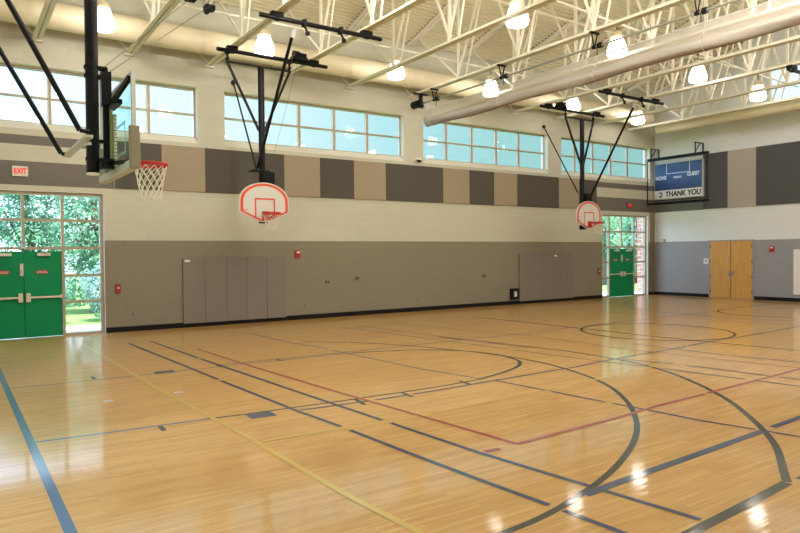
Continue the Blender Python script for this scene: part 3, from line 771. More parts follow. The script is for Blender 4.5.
b = MB(); b.box(X1-.04, X1-.001, 12.48, 12.50, .27, 2.04); b.box(X1-.04, X1-.001, 11.28, 11.3, .27, 2.04); b.box(X1-.04, X1-.001, 11.3, 12.48, 2.03, 2.05); b.build('frame', 'silverpaint', r)
for xx, lb in ((26.66, 'left one of two brown conduits beside the far glazed entrance'), (26.84, 'brown conduit nearest the corner beside the far glazed entrance')):
    r = thing('conduit_pipe', (xx, Y1, 0), lb, 'pipe', 'corner conduits')
    b = MB(); b.tube([(xx, Y1-.045, .11), (xx, Y1-.045, 3.78)], .035, 12); b.build('pipe', 'conduit', r)
    b = MB()
    for zz in (.6, 1.8, 3.0): b.box(xx-.05, xx+.05, Y1-.06, Y1, zz, zz+.03)
    b.build('strap', 'conduit', r)

# ------------------------------------------------------------------ scoreboard and its guard
r = thing('scoreboard', (26.86, 17.33, 5.2), 'navy and white wall scoreboard reading THANK YOU below the score area', 'scoreboard')
xf = 26.80
b = MB(); b.box(xf, X1-.06, 16.13, 18.5, 4.38, 6.0); b.build('housing', 'silverpaint', r, .006)
b = MB(); b.box(xf-.006, xf, 16.16, 18.47, 4.78, 5.97); b.build('score_face', 'navy', r)
b = MB(); b.box(xf-.006, xf, 16.16, 18.47, 4.41, 4.775); b.build('message_strip', 'white', r)
b = MB(); ww = .03
b.box(xf-.009, xf-.006, 16.72, 16.72+ww, 5.50, 5.96); b.box(xf-.009, xf-.006, 17.87-ww, 17.87, 5.50, 5.96); b.box(xf-.009, xf-.006, 16.72+ww, 17.87-ww, 5.50, 5.50+ww)
b.build('score_outline', 'navytext', r)
text('home_lettering', 'HOME', .23, (xf-.008, 18.14, 5.34), '-X', 'navytext', r, bold=.008, sx=.85)
text('guest_lettering', 'GUEST', .23, (xf-.008, 16.56, 5.40), '-X', 'navytext', r, bold=.008, sx=.85)
text('period_lettering', 'PERIOD', .13, (xf-.008, 17.31, 5.32), '-X', 'navytext', r, bold=.004, sx=.9)
text('message_lettering', 'THANK YOU', .32, (xf-.008, 17.07, 4.585), '-X', 'ink', r, bold=.012, shear=.12, sx=.92)
b = MB()      # small emblem: a swept wing over a tail
for poly, mi in (([(18.29, 4.68), (18.17, 4.72), (18.06, 4.64), (18.12, 4.56), (18.14, 4.63), (18.22, 4.65)], 0), ([(18.25, 4.52), (18.15, 4.56), (18.09, 4.50), (18.17, 4.46)], 1), ([(18.13, 4.56), (18.06, 4.62), (18.09, 4.52)], 1)):
    b.prism(poly, xf-.011, xf-.006, 'X', mi)
b.build('emblem', ['inkblue', 'ink'], r)
xg = 26.3
r = thing('scoreboard_guard', (xg, 17.05, 5.2), 'black steel guard frame on brackets around the scoreboard', 'guard frame')
yl, yr, zt, zb = 18.5, 15.62, 6.16, 4.15
b = MB(); b.box(xg-.03, xg+.16, yr, yl, zt-.06, zt+.06); b.build('top_bar', 'black', r)
b = MB(); b.box(xg-.03, xg+.16, yr, yl, zb-.05, zb+.05); b.build('bottom_bar', 'black', r)
for yy in (yl, yr):
    b = MB(); b.bar((xg, yy, zb+.05), (xg, yy, zt-.06), .03, .03); b.build('side_bar', 'black', r)
b = MB()
for zz in (zb+.13,): b.bar((xg, yr, zz), (xg, yl, zz), .02, .02)
b.build('lower_rail', 'black', r)
for yy in (18.38, 16.22):
    b = MB(); b.bar((X1, yy, 6.68), (xg+.05, yy, 6.68), .035, .035); b.bar((xg+.1, yy, 6.68), (xg+.1, yy, zt+.06), .035, .035, up=(0, 1, 0)); b.bar((xg+.45, yy, 6.66), (xg+.1, yy, 6.28), .03, .03); b.bar((X1-.02, yy, 6.3), (X1-.02, yy, 6.7), .05, .04, up=(0, 1, 0))
    b.build('bracket', 'black', r)

# ------------------------------------------------------------------ roof trusses
TX = [1.78, 3.95, 6.08, 8.33, 10.68, 13.12, 15.5, 18.0, 20.4, 22.72, 25.05, 26.82]
nodes = [18.5, 15.975, 13.35, 10.725, 8.1, 5.475, 2.85, .225, -2.3]
def zt_(y): return zd(y)-.09
tr = thing('roof_truss', (0, 0, CH), 'cream steel roof truss', 'roof truss', 'steel roof trusses')
b = MB()
for s in (-1, 1):      # double angles with a slot between
    b.box(.016*s, .105*s, Y0, Y1, CH+.03, CH+.045); b.box(.016*s, .03*s, Y0, Y1, CH+.045, CH+.13)
b.build('bottom_chord', 'steel', tr)
b = MB()
for s in (-1, 1):
    for ya, yb in ((Y1, RIDGE), (RIDGE, Y0)): b.bar((.055*s, ya, zt_(ya)+.03), (.055*s, yb, zt_(yb)+.03), .075, .09)
b.build('top_chord', 'steel', tr)
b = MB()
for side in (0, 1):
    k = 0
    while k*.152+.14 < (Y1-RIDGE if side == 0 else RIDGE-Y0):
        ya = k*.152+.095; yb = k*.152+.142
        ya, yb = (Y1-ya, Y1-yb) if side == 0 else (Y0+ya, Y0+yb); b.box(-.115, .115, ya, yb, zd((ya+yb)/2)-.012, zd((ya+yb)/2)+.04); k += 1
b.build('rib_void_shade', 'padside', tr)  # dark plugs stand in for the shade inside the deck's rib voids
def web(p, q, dx=0., w=.055, h=.055): MB().bar((dx, *p), (dx, *q), w, h).build('web_bar', 'steel', tr)
for i, y in enumerate(nodes):
    if 0 < i < 8:
        web((y, CH+.1), (y, zt_(y)), 0, .085)
        web((y, CH+.1), ((y+nodes[i-1])/2+ (0 if i > 1 else .9), zt_((y+nodes[i-1])/2+(0 if i > 1 else .9))), .045)
        web((y, CH+.1), ((y+nodes[i+1])/2- (0 if i < 7 else .9), zt_((y+nodes[i+1])/2-(0 if i < 7 else .9))), -.045)
        if 1 <= i <= 6: web((y-.35, CH+.1), (y-1.31, zt_(y-1.31)), .0, .04, .04)
b = MB()
for s in (1,): b.bar((0, Y1-.02, CH+.1), (-.55*s, Y1-.04, CH+.62), .05, .05); b.box(-.13, .13, Y1-.12, Y1, CH-.02, CH+.03)
b.build('bearing_brace', 'steel', tr)
tl = ['first roof truss from the left, meeting the wall left of the black mast', 'second roof truss from the left, meeting the wall above the glass backboard', 'third roof truss from the left, carrying the left clamps of the near fan hoop',
      'fourth roof truss from the left, carrying the right clamps of the near fan hoop', 'roof truss just right of the near fan hoop supports', 'roof truss that the rolled divider curtain hangs from',
      'roof truss seen through and behind the rolled divider curtain', 'roof truss carrying the left clamps of the far fan hoop', 'roof truss carrying the right clamps of the far fan hoop',
      'roof truss between the far fan hoop and the far wall duct', 'roof truss next to the round duct near the far wall', 'last roof truss, right against the far wall']
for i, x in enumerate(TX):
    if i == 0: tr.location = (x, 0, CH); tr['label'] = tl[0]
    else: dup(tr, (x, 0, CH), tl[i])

# bridging rods between the trusses
for y, z, lb in ((13.35, 8.9, 'thin cream bridging rod across the trusses above the window side of the court'), (8.1, 9.2, 'thin cream bridging rod across the trusses under the roof ridge')):
    b = MB(); b.tube([(TX[0], y+.05, z), (TX[-1], y+.05, z)], .022, 8)
    tag(b.build('bridging_rod', 'steel'), lb, 'rod', 'bridging rods')

# ducts
r = thing('air_duct', (X0, 18.0, 7.87), 'long round cream duct running along the top of the window wall', 'duct')
b = MB(); b.tube([(X0, 17.98, 7.88), (25.6, 17.98, 7.88)], .325, 32); x = X0+.4
while x < 25.5: b.tube([(x-.012, 17.98, 7.88), (x+.012, 17.98, 7.88)], .335, 32); x += 1.15
b.build('pipe', 'duct', r)
r = thing('air_duct', (25.62, 12, 7.45), 'round cream duct running along the far wall under the gable window', 'duct')
b = MB(); b.tube([(25.65, Y0, 7.34), (25.65, 17.5, 7.34)], .20, 24); y = Y0+.5
while y < 17.4: b.tube([(25.65, y-.012, 7.34), (25.65, y+.012, 7.34)], .207, 24); y += 1.2
b.build('pipe', 'duct', r)

# ------------------------------------------------------------------ lamps
L1 = [(2.99, 16.75), (6.93, 16.55), (11.2, 16.62), (15.14, 16.72), (19.4, 16.86), (23.74, 17.15)]
L2 = [(11.04, 11.26), (15.06, 11.54), (19.52, 11.9), (23.71, 12.18)]
LZ = 7.6
def make_lamp():
    r = thing('pendant_lamp', (0, 0, LZ), 'lamp', 'lamp', 'glowing ceiling lamps')
    b = MB(); b.lathe([(.02, -.265), (.17, -.262), (.235, -.24), (.262, -.19), (.268, -.13), (.255, -.05), (.225, .04), (.19, .13), (.165, .2), (.155, .235)], (0, 0, LZ), 28)
    b.build('refractor', 'lampglow', r)
    b = MB(); b.lathe([(.16, .235), (.172, .24), (.172, .30), (.14, .315), (.12, .39), (.05, .41), (.03, .44)], (0, 0, LZ), 24); b.build('housing', 'lampcap', r)
    b = MB(); b.tube([(0, 0, LZ+.43), (0, 0, LZ+.626)], .012, 8); b.tube([(0, 0, LZ+.60), (0, 0, LZ+.626)], .03, 10); b.build('hanger', 'blackm', r)
    return r
lp = make_lamp()
ll = ['glowing ceiling lamp right beside the black hoop mast', 'glowing ceiling lamp between the support pipes of the near fan hoop', 'glowing lamp before the duct, midway between near fan hoop and curtain winch',
      'glowing ceiling lamp just above the left part of the rolled curtain', 'glowing ceiling lamp behind the support pipe of the far fan hoop', 'glowing ceiling lamp farthest down the window side, behind the far hoop brace',
      'largest glowing lamp at the top centre, above the rolled curtain', 'glowing lamp seen partly through the rolled curtain', 'glowing ceiling lamp just below the rolled curtain, above the scoreboard side', 'glowing lamp in front of the far gable wall, beside the gable window']
for i, (x, y) in enumerate(L1+L2):
    if i == 0: lp.location = (x, y, LZ); lp['label'] = ll[0]
    else: dup(lp, (x, y, LZ), ll[i])
for pts, lb in (([(X0, 16.75), *L1, (26.9, 17.25)], 'thin cream conduit carrying the lamps beside the duct'), ([(X0, 10.8), (6.9, 11.0), *L2, (26.9, 12.3)], 'thin cream conduit carrying the middle row of lamps')):
    b = MB(); b.tube([(x, y, LZ+.66) for x, y in pts], .03, 8)
    tag(b.build('lamp_conduit', 'steel'), lb, 'conduit', 'lamp conduits')

# lamps of the rows outside the picture (same fixtures, light only)
def area(loc, e, size, col):
    l = bpy.data.lights.new('hall_lamp', 'POINT'); l.shadow_soft_size = size/2; l.energy = e; l.color = col
    o = bpy.data.objects.new('hall_lamp', l); COL.objects.link(o); o.location = loc
    return o
LAMPW = 370
for x in (3.0, 6.95): area((x, 11.1, 7.7), LAMPW, .5, (1, .94, .84))
for y, k in ((6.2, 1.1), (1.2, .08)):
    for x in (3.0, 7.0, 11.0, 15.1, 19.5, 23.7): area((x, y, 7.7), LAMPW*k, .5, (1, .94, .84))

# ------------------------------------------------------------------ divider curtain and its winch
CX = 13.1
r = thing('divider_curtain', (CX, 8, 6.8), 'long rolled up sheer divider curtain hanging across the hall', 'curtain')
b = MB(); b.tube([(CX, 17.85, 6.80), (CX, Y0+.2, 6.80)], .022, 8); b.build('top_pipe', 'silverpaint', r)
n = 60; ys = [17.55-(17.55-Y0-.3)*i/n for i in range(n+1)]
b = MB(); b.open = True; cols = 7; vs = []
for i, y in enumerate(ys):
    for k in range(cols):
        t = k/(cols-1); z = 6.80-.36*t
        vs.append((CX-.03-.07*math.sin(PI*t*.5)*(1+.15*math.sin(y*2.3+k)), y, z+.012*math.sin(y*1.7)*t))
b.add(vs, [(i*cols+k, i*cols+k+1, (i+1)*cols+k+1, (i+1)*cols+k) for i in range(n) for k in range(cols-1)], 0, True)
b.build('mesh_panel', 'curtain', r)
b = MB(); b.open = True; cols = 14; vs = []
for i, y in enumerate(ys):
    for k in range(cols):
        a = 2*PI*k/cols; wob = 1+.10*math.sin(y*1.1+2*k)+.06*math.sin(y*2.9+k*1.3)
        vs.append((CX-.04+.15*math.cos(a)*wob, y, 6.345+.135*math.sin(a)*wob+.02*math.sin(PI*y/2.0)))
fs = [(i*cols+k, i*cols+(k+1) % cols, (i+1)*cols+(k+1) % cols, (i+1)*cols+k) for i in range(n) for k in range(cols)]
b.add(vs, fs, 0, True); b.add(vs[:cols], [tuple(range(cols))]); b.add(vs[-cols:], [tuple(range(cols))])
b.build('rolled_fold', 'curtainroll', r)
b = MB(); b.tube([(CX-.06, y, 6.225+.02*math.sin(PI*y/2.0)) for y in ys], .032, 10); b.build('hem', 'curtainedge', r)
for y in (17.2, 14.0, 10.6, 7.8, 4.6, 1.4):
    b = MB(); a0 = .17
    b.tube([(CX-.04+a0*math.cos(a)*1.06, y, 6.345+.155*math.sin(a)) for a in [math.radians(k) for k in range(0, 360, 20)]], .008, 6, closed=True)
    b.tube([(CX-.12, y, 6.46), (CX-.03, y, 6.8)], .007, 6); b.build('lifting_strap', 'silverpaint', r)
r = thing('curtain_winch', (CX, 17.8, 7.1), 'black motor with a long drive pipe under the truss above the rolled curtain', 'winch')
b = MB(); b.box(CX-.28, CX+.28, 17.9, 18.02, 7.36, 7.40); b.box(CX-.05, CX+.05, 17.91, 18.01, 7.0, 7.36); b.build('mount', 'black', r)
b = MB(); b.tube([(CX-.1, 18.25, 7.05), (CX-.1, 17.9, 7.05)], .13, 16); b.box(CX-.16, CX+.18, 17.86, 18.1, 6.95, 7.12); b.build('motor', 'blackm', r)
b = MB(); b.tube([(CX+.14, 17.95, 7.02), (CX+.14, 17.82, 7.02)], .10, 14); b.build('gear_drum', 'silverpaint', r)
b = MB(); b.tube([(CX, 17.95, 7.05), (CX, Y0+.3, 7.05)], .027, 10); b.build('drive_pipe', 'greenpipe', r)
for y in (17.2, 14.0, 10.7, 8.0, 4.6):
    b = MB(); b.box(CX-.16, CX+.16, y-.03, y+.03, CH-.01, CH+.03); b.bar((CX-.11, y, CH), (CX-.02, y, 7.07), .02, .03); b.bar((CX+.11, y, CH), (CX+.02, y, 7.07), .02, .03)
    b.tube([(CX, y-.05, 7.05), (CX, y+.05, 7.05)], .05, 12); b.bar((CX, y-.08, 7.04), (CX, y-.08, 6.8), .015, .015, up=(0, 1, 0)); b.tube([(CX, y-.22, 7.05), (CX, y-.12, 7.05)], .07, 12)
    b.build('hanger_clamp', 'blackm', r)

# ------------------------------------------------------------------ hoops
def ring_net(r_, c, R, rb, h, rad, ns=12, rows=5, name='net'):
    """diamond net of cords hung from the rim"""
    b = MB(); cx, cy, cz = c
    def P(i, j):       # i row 0..rows, j strand (half steps)
        t = i/rows; rr = R+(rb-R)*(t**.75); a = 2*PI*(j+.5*(i % 2))/ns
        return (cx+rr*math.cos(a), cy+rr*math.sin(a), cz-h*t-(.02 if i == 0 else 0))
    for i in range(rows):
        for j in range(ns):
            d = 1 if i % 2 else 0
            b.tube([P(i, j), P(i+1, j+d)], rad, 5, caps=False); b.tube([P(i, j), P(i+1, j-1+d)], rad, 5, caps=False)
    return b.build(name, 'net', r_)

# main glass backboard hoop
hx, hy, hz = 2.34, 9.8, 3.34
r = thing('basketball_hoop', (1.56, 9.8, 3.1), 'glass backboard basketball hoop hanging on a thick black mast at the left', 'basketball hoop')
b = MB(); b.tube([(1.585, 9.8, 3.16), (1.605, 9.8, CH+.02)], .084, 24); b.build('mast', 'black', r)
b = MB(); b.tube([(1.585, 9.8, 3.135), (1.585, 9.8, 3.162)], .085, 24); tag(b.build('mast_cap', 'white', r), 'white cap at the foot of the mast')
BX = 1.94; y0, y1, z0, z1 = 8.87, 11.05, 3.2, 4.385
b = MB(); b.box(BX-.006, BX+.006, y0+.03, y1-.03, z0+.03, z1-.03); gb = b.build('backboard', 'boardglass', r)
b = MB()
b.box(BX-.04, BX+.012, y0-.01, y0+.035, z0, z1); b.box(BX-.04, BX+.012, y1-.035, y1+.01, z0, z1)
b.box(BX-.04, BX+.012, y0+.035, y1-.035, z1-.035, z1); b.box(BX-.04, BX+.012, y0+.035, y1-.035, z0, z0+.04)
b.build('board_frame', 'silverpaint', gb)
b = MB()
ty0, ty1, tz0, tz1 = 9.5, 10.1, 3.42, 3.87
for q in ((ty0, ty0+.045, tz0, tz1), (ty1-.045, ty1, tz0, tz1), (ty0+.045, ty1-.045, tz1-.045, tz1), (ty0+.045, ty1-.045, tz0, tz0+.045)): b.box(BX+.0065, BX+.009, *q)
b.build('target_square', 'boardwhite', gb)
b = MB()       # padding round the lower edge
b.rbox(BX-.075, BX+.055, y0-.035, y0+.05, z0-.055, 3.69, .018, 'Z'); b.build('side_padding', 'pad_grey', gb, .01); b = MB(); b.rbox(BX-.075, BX+.055, y1-.05, y1+.035, z0-.055, 3.69, .018, 'Z')
b.build('side_padding', 'pad_grey', gb, .01)
b = MB(); b.rbox(BX-.075, BX+.055, y0+.05, y1-.05, z0-.055, z0+.06, .018, 'Y'); b.build('bottom_padding', 'silverpaint', gb)
rm = MB(); rm.tube([(hx+.24*math.cos(2*PI*k/40), hy+.24*math.sin(2*PI*k/40), hz) for k in range(40)], .011, 8, closed=True)
rm.box(BX+.012, BX+.03, hy-.09, hy+.09, hz-.13, hz+.06); rm.box(BX+.03, hx-.225, hy-.08, hy+.08, hz-.02, hz)
rm.bar((BX+.03, hy-.07, hz-.1), (hx-.16, hy-.17, hz-.015), .012, .05); rm.bar((BX+.03, hy+.07, hz-.1), (hx-.16, hy+.17, hz-.015), .012, .05)
rm.tube([(hx+.236*math.cos(2*PI*k/40), hy+.236*math.sin(2*PI*k/40), hz-.022) for k in range(40)], .014, 6, closed=True)
rm.build('rim', 'rimred', r)
ring_net(r, (hx, hy, hz-.02), .23, .135, .5, .0065, 12, 6)
b = MB(); b.tube([(1.76, 9.8, 3.28), (1.76, 9.8, 4.60)], .04, 14); b.box(1.70, 1.83, 9.74, 9.86, 4.1, 4.56); b.build('slide_tube', 'black', r)
b = MB(); b.box(1.80, 1.84, 9.75, 9.85, 3.3, 4.05); b.build('adjuster_channel', 'olive', r)
b = MB(); b.box(1.845, 1.88, 9.70, 9.80, 3.27, 3.98, 0)
for k in range(14): b.box(1.843, 1.882, 9.695, 9.70, 3.30+k*.05, 3.308+k*.05, 1)
b.build('height_scale', ['ruler', 'blackm'], r)
for z in (3.35, 3.6, 4.48, 4.60):
    b = MB(); b.tube([(1.585, 9.8, z-.02), (1.585, 9.8, z+.02)], .094, 24); b.box(1.62, 1.78, 9.73, 9.87, z-.018, z+.018); b.build('mast_clamp', 'blackm', r)
b = MB(); b.bar((1.8, 9.5, 4.1), (BX-.03, 9.0, 4.33), .05, .06); b.bar((1.8, 9.9, 4.1), (BX-.03, 10.65, 4.33), .05, .06); b.box(1.79, BX-.03, 9.45, 10.0, 4.08, 4.14); b.build('upper_arm', 'black', r)
b = MB(); b.bar((1.76, 9.8, 3.3), (BX-.03, 9.1, 3.26), .05, .05); b.bar((1.76, 9.8, 3.3), (BX-.03, 10.5, 3.26), .05, .05); b.box(1.68, 1.84, 9.7, 9.9, 3.22, 3.36); b.build('lower_arm', 'black', r)
b = MB(); b.bar((1.44, 9.15, 3.555), (1.42, 11.02, 3.535), .10, .035); b.box(1.44, 1.56, 9.72, 9.88, 3.53, 3.57); b.build('brace_bracket', 'silverpaint', r)
for (a, q) in (((1.33, 9.12, 3.61), (-.60, 9.12, CH)), ((1.33, 10.88, 3.55), (-.72, 10.88, CH))):
    b = MB(); b.tube([a, q], .034, 12); b.tube([a, (a[0]+.11, a[1], a[2]-.005)], .028, 10); b.build('diagonal_brace', 'black', r)
for a, q in (((1.74, 9.8, 4.62), (4.10, 13.6, 7.3)), ((1.80, 9.8, 4.56), (4.55, 13.45, 7.25))):
    b = MB(); b.tube([a, q], .006, 6); b.build('hoist_cable', 'cable', r)
b = MB(); b.box(-.7, 2.1, 9.74, 9.86, CH-.03, CH+.03); b.box(-.8, 1.9, 9.07, 9.17, CH-.03, CH+.03); b.box(-.8, 1.9, 10.83, 10.93, CH-.03, CH+.03); b.build('ceiling_mount', 'black', r)
b = MB(); b.box(4.45, 4.65, 13.7, 13.9, 7.2, 7.3); b.tube([(4.5, 13.75, 7.18), (4.5, 13.85, 7.18)], .06, 12); b.build('cable_pulley', 'blackm', r); b = MB(); b.box(4.0, 4.2, 13.5, 13.7, 7.25, 7.36); b.build('cable_pulley', 'blackm', r)

def fan_hoop(x, ym, yb, xb, hw, lab, tx0, tx1, pipe1, pipe2, brace, wallx, by):
    """side hoop: mast under two ceiling pipes, fan shaped board facing the court"""
    r = thing('basketball_hoop', (x, ym, 3), lab, 'basketball hoop')
    b = MB(); b.tube([(x, ym, 3.0), (x, ym, 6.98)], .085, 20); b.build('mast', 'black', r)
    b = MB(); b.box(x-.10, x+.10, ym-.1, ym+.06, 2.86, 3.0); b.build('mast_foot', 'blackm', r)
    # hanging frame
    b = MB(); b.bar((tx0, ym, 7.0), (tx1, ym, 7.0), .05, .05); b.build('cross_bar', 'black', r)
    for xx in (tx0+.04, tx1-.04):
        b = MB(); b.bar((xx, ym, 6.98), (x+(.07 if xx > x else -.07), ym, 5.3), .055, .055, up=(0, 1, 0)); b.build('side_strut', 'black', r)
        b = MB(); b.bar((xx, ym, 7.02), (xx, ym, 7.25), .05, .03, up=(0, 1, 0)); b.box(xx-.05, xx+.05, ym-.05, ym+.05, 7.2, 7.3); b.tube([(xx, ym-.04, 7.08), (xx, ym+.04, 7.08)], .04, 10); b.build('pivot_hanger', 'blackm', r)
    for (xa, xb_, y), nm in ((pipe1, 0), (pipe2, 1)):
        b = MB(); b.tube([(xa, y, 7.29), (xb_, y, 7.29)], .052, 14); b.build('support_pipe', 'black', r)
        for xx in (xa+.4, xb_-.42):
            b = MB(); b.box(xx-.14, xx+.14, y-.07, y+.07, 7.32, CH+.03); b.tube([(xx-.05, y, 7.29), (xx+.05, y, 7.29)], .068, 12); b.build('pipe_clamp', 'blackm', r)
    xa, xb_, y = pipe1; xw = xa+.72*(xb_-xa) if by > 0 else xa+.30*(xb_-xa)
    b = MB(); b.tube([(xw-.14, y, 7.47), (xw+.02, y, 7.47)], .12, 14); b.box(xw-.2, xw+.25, y-.1, y+.1, 7.33, 7.42); b.tube([(xw+.06, y, 7.47), (xw+.22, y, 7.47)], .09, 14); b.build('hoist_winch', 'blackm', r)
    xa, xb_, y = pipe2
    for xx in (xa+.34*(xb_-xa), xa+.64*(xb_-xa)):
        b = MB(); b.box(xx-.04, xx+.04, y-.07, y+.07, 7.22, 7.37); b.bar((xx, y, 7.24), (xx+.06, y-.05, 7.08), .02, .05); b.tube([(xx+.06, y-.07, 7.06), (xx+.06, y-.03, 7.06)], .055, 12); b.build('cable_pulley', 'blackm', r)
    (bx, byy), (ex, ez) = brace
    b = MB(); b.tube([(bx, byy, 7.22), (bx, byy+.1, 7.05)], .065, 12); b.build('brace_swivel', 'silverpaint', r)
    b = MB(); b.tube([(bx, byy+.05, 7.15), (ex, ym-.08, ez)], .04, 12); b.build('diagonal_brace', 'black', r)
    b = MB(); b.tube([(wallx, Y1-.03, 7.05), (x-.1, ym+.12, 4.25)], .024, 10); b.tube([(wallx, Y1-.06, 7.05), (wallx, Y1, 7.05)], .07, 12); b.build('wall_brace', 'black', r)
    b = MB(); b.box(x-.33, x+.16, ym-.12, ym+.12, 4.20, 4.26) if by > 0 else b.box(x-.02, x+.5, ym-.12, ym+.12, 4.14, 4.2)
    b.box(x-.05, x+.24, ym-.26, ym-.08, 3.86, 4.20); b.build('brace_bracket', 'black', r)
    b = MB(); b.tube([(xw, pipe1[2]-.05, 7.4), (x+.15, ym-.1, 4.2)], .004, 5); b.build('hoist_cable', 'cable', r)
    b = MB()
    for zz in (3.25, 3.7): b.box(x-.06, x+.06, yb+.02, ym-.06, zz, zz+.07)
    b.bar((xb-.4, yb+.035, 3.55), (xb+.4, yb+.035, 3.55), .05, .03); b.build('board_mount', 'black', r)
    # fan shaped board
    zc0, top, bot = 3.42, 3.91, 2.885
    out = [(-.13, bot), (.13, bot), (hw*.985, 3.13), (hw, 3.16)]+[(hw*math.cos(math.radians(a)), zc0+(top-zc0)*math.sin(math.radians(a))) for a in range(0, 181, 9)]+[(-hw, 3.16), (-hw*.985, 3.13)]
    cz = 3.33
    def sc_(k): return [(xb+p*k, cz+(q-cz)*k) for p, q in out]
    b = MB(); b.prism(sc_(1), yb-.02, yb+.02, 'Y'); bd = b.build('backboard', 'boardwhite', r)
    A, B = sc_(.95), sc_(.845); n_ = len(A); b = MB()
    vs = [(p, d, q) for d in (yb-.024, yb-.0205) for ring in (A, B) for p, q in ring]
    b.add(vs, [(i, (i+1) % n_, n_+(i+1) % n_, n_+i) for i in range(n_)]+[(2*n_+i, 3*n_+i, 3*n_+(i+1) % n_, 2*n_+(i+1) % n_) for i in range(n_)]
          + [(i, 2*n_+i, 2*n_+(i+1) % n_, (i+1) % n_) for i in range(n_)]+[(n_+i, n_+(i+1) % n_, 3*n_+(i+1) % n_, 3*n_+i) for i in range(n_)])
    b.build('border_line', 'orange', bd)
    b = MB(); s = .04; sx0, sx1, sz0, sz1 = xb-.27, xb+.29, 2.97, 3.50
    for q in ((sx0, sx0+s, sz0, sz1), (sx1-s, sx1, sz0, sz1), (sx0+s, sx1-s, sz1-s, sz1)): b.box(q[0], q[1], yb-.024, yb-.0205, q[2], q[3])
    b.build('target_square', 'orange', bd)
    b = MB(); b.box(xb-hw+.10, xb-hw+.22, yb-.024, yb-.0205, 3.175, 3.195); b.build('maker_mark', 'orange', bd)
    rx, ry, rz = xb+.03, yb-.40, 3.10
    rm = MB(); rm.tube([(rx+.235*math.cos(2*PI*k/36), ry+.235*math.sin(2*PI*k/36), rz) for k in range(36)], .013, 8, closed=True)
    rm.tube([(rx+.232*math.cos(2*PI*k/36), ry+.232*math.sin(2*PI*k/36), rz-.03) for k in range(36)], .014, 6, closed=True)
    rm.box(rx-.10, rx+.10, yb-.045, yb-.025, rz-.16, rz+.06); rm.box(rx-.09, rx+.09, ry+.22, yb-.045, rz-.02, rz+.0)
    rm.bar((rx-.08, yb-.04, rz-.13), (rx-.19, ry+.13, rz-.02), .014, .06); rm.bar((rx+.08, yb-.04, rz-.13), (rx+.19, ry+.13, rz-.02), .014, .06)
    rm.build('rim', 'rimred', r)
    ring_net(r, (rx, ry, rz-.03), .225, .13, .42, .0032, 12, 5)
fan_hoop(6.80, 16.5, 16.2, 6.72, .69, 'near white fan shaped basketball hoop hung before the charcoal wall panel', 5.85, 7.66, (5.62, 8.77, 16.5), (5.62, 8.77, 13.66),
         ((6.55, 13.9), (6.64, 4.32)), 6.80, 1)
fan_hoop(19.62, 16.62, 16.32, 19.62, .685, 'far white fan shaped basketball hoop hung beside the far glazed entrance', 18.68, 20.3, (17.56, 21.05, 16.75), (17.62, 21.08, 14.2),
         ((19.75, 14.35), (20.05, 4.2)), 19.64, -1)

# pipe of the hoop at the far end (its board is out of the picture)
r = thing('hoop_support_pipe', (22.5, 9.6, 7.3), 'black pipe clamped under the trusses at the right edge by the gable window', 'pipe')
b = MB(); b.tube([(20.2, 9.5, 7.29), (25.4, 9.5, 7.29)], .055, 12); b.build('pipe', 'black', r)
for xx in (20.4, 22.72, 25.05):
    b = MB(); b.box(xx-.17, xx+.17, 9.42, 9.58, 7.32, CH+.03); b.tube([(xx-.06, 9.5, 7.29), (xx+.06, 9.5, 7.29)], .075, 12); b.build('pipe_clamp', 'blackm', r)

# ------------------------------------------------------------------ outside
g = MB(); g.box(-40, 75, Y1+.17, 21.4, -.12, -.03); o = g.build('path', 'concrete'); o['kind'] = 'structure'
g = MB(); g.box(-60, 110, 21.4, 90, -.16, -.05); g.box(-60, X0-TH, -40, 21.4, -.16, -.05); o = g.build('ground', 'grass'); o['kind'] = 'structure'
r = thing('brick_pier', (29.25, 20.45, 0), 'red brick pier outside the far glazed entrance', 'pier')
b = MB(); b.box(28.42, 30.1, 20.3, 20.6, -.03, 5.4); b.build('brickwork', 'brick', r)
b = MB(); b.box(28.36, 30.16, 20.24, 20.66, 5.4, 5.52); b.build('coping', 'concrete', r)
def shrub(loc, R, H, lab, mt, nleaf):
    x, y, z = loc; r = thing('shrub', loc, lab, 'shrub', 'shrubs outside the near entrance')
    b = MB()
    for k in range(6):
        a = k*1.05; b.tube([(x, y, -.08), (x+.5*R*math.cos(a), y+.5*R*math.sin(a), H*.7)], .025, 6, r2=.01)
    b.build('stem', 'bark', r)
    rnd = random.Random(int(x*10+y)); c = MB(); c.open = True
    for _ in range(nleaf):
        d = Vector((rnd.gauss(0, 1), rnd.gauss(0, 1), rnd.gauss(0, 1))).normalized(); q = rnd.uniform(.6, 1.0)*(1+.12*math.sin(7*d.x+3*d.z))
        p = Vector((x+d.x*R*q, y+d.y*R*q, H*.5+d.z*H*.52*q))
        if p.z < .02: continue
        nrm = (d+Vector((rnd.uniform(-.6, .6), rnd.uniform(-.6, .6), rnd.uniform(-.2, .8)))).normalized()
        u = nrm.orthogonal().normalized(); u = Matrix.Rotation(rnd.uniform(0, 6.28), 3, nrm) @ u; v = nrm.cross(u); t = rnd.uniform(.03, .06)
        c.add([p-u*t, p-v*t*.55, p+u*t, p+v*t*.55], [(0, 1, 2, 3)])
    c.build('foliage', mt, r)
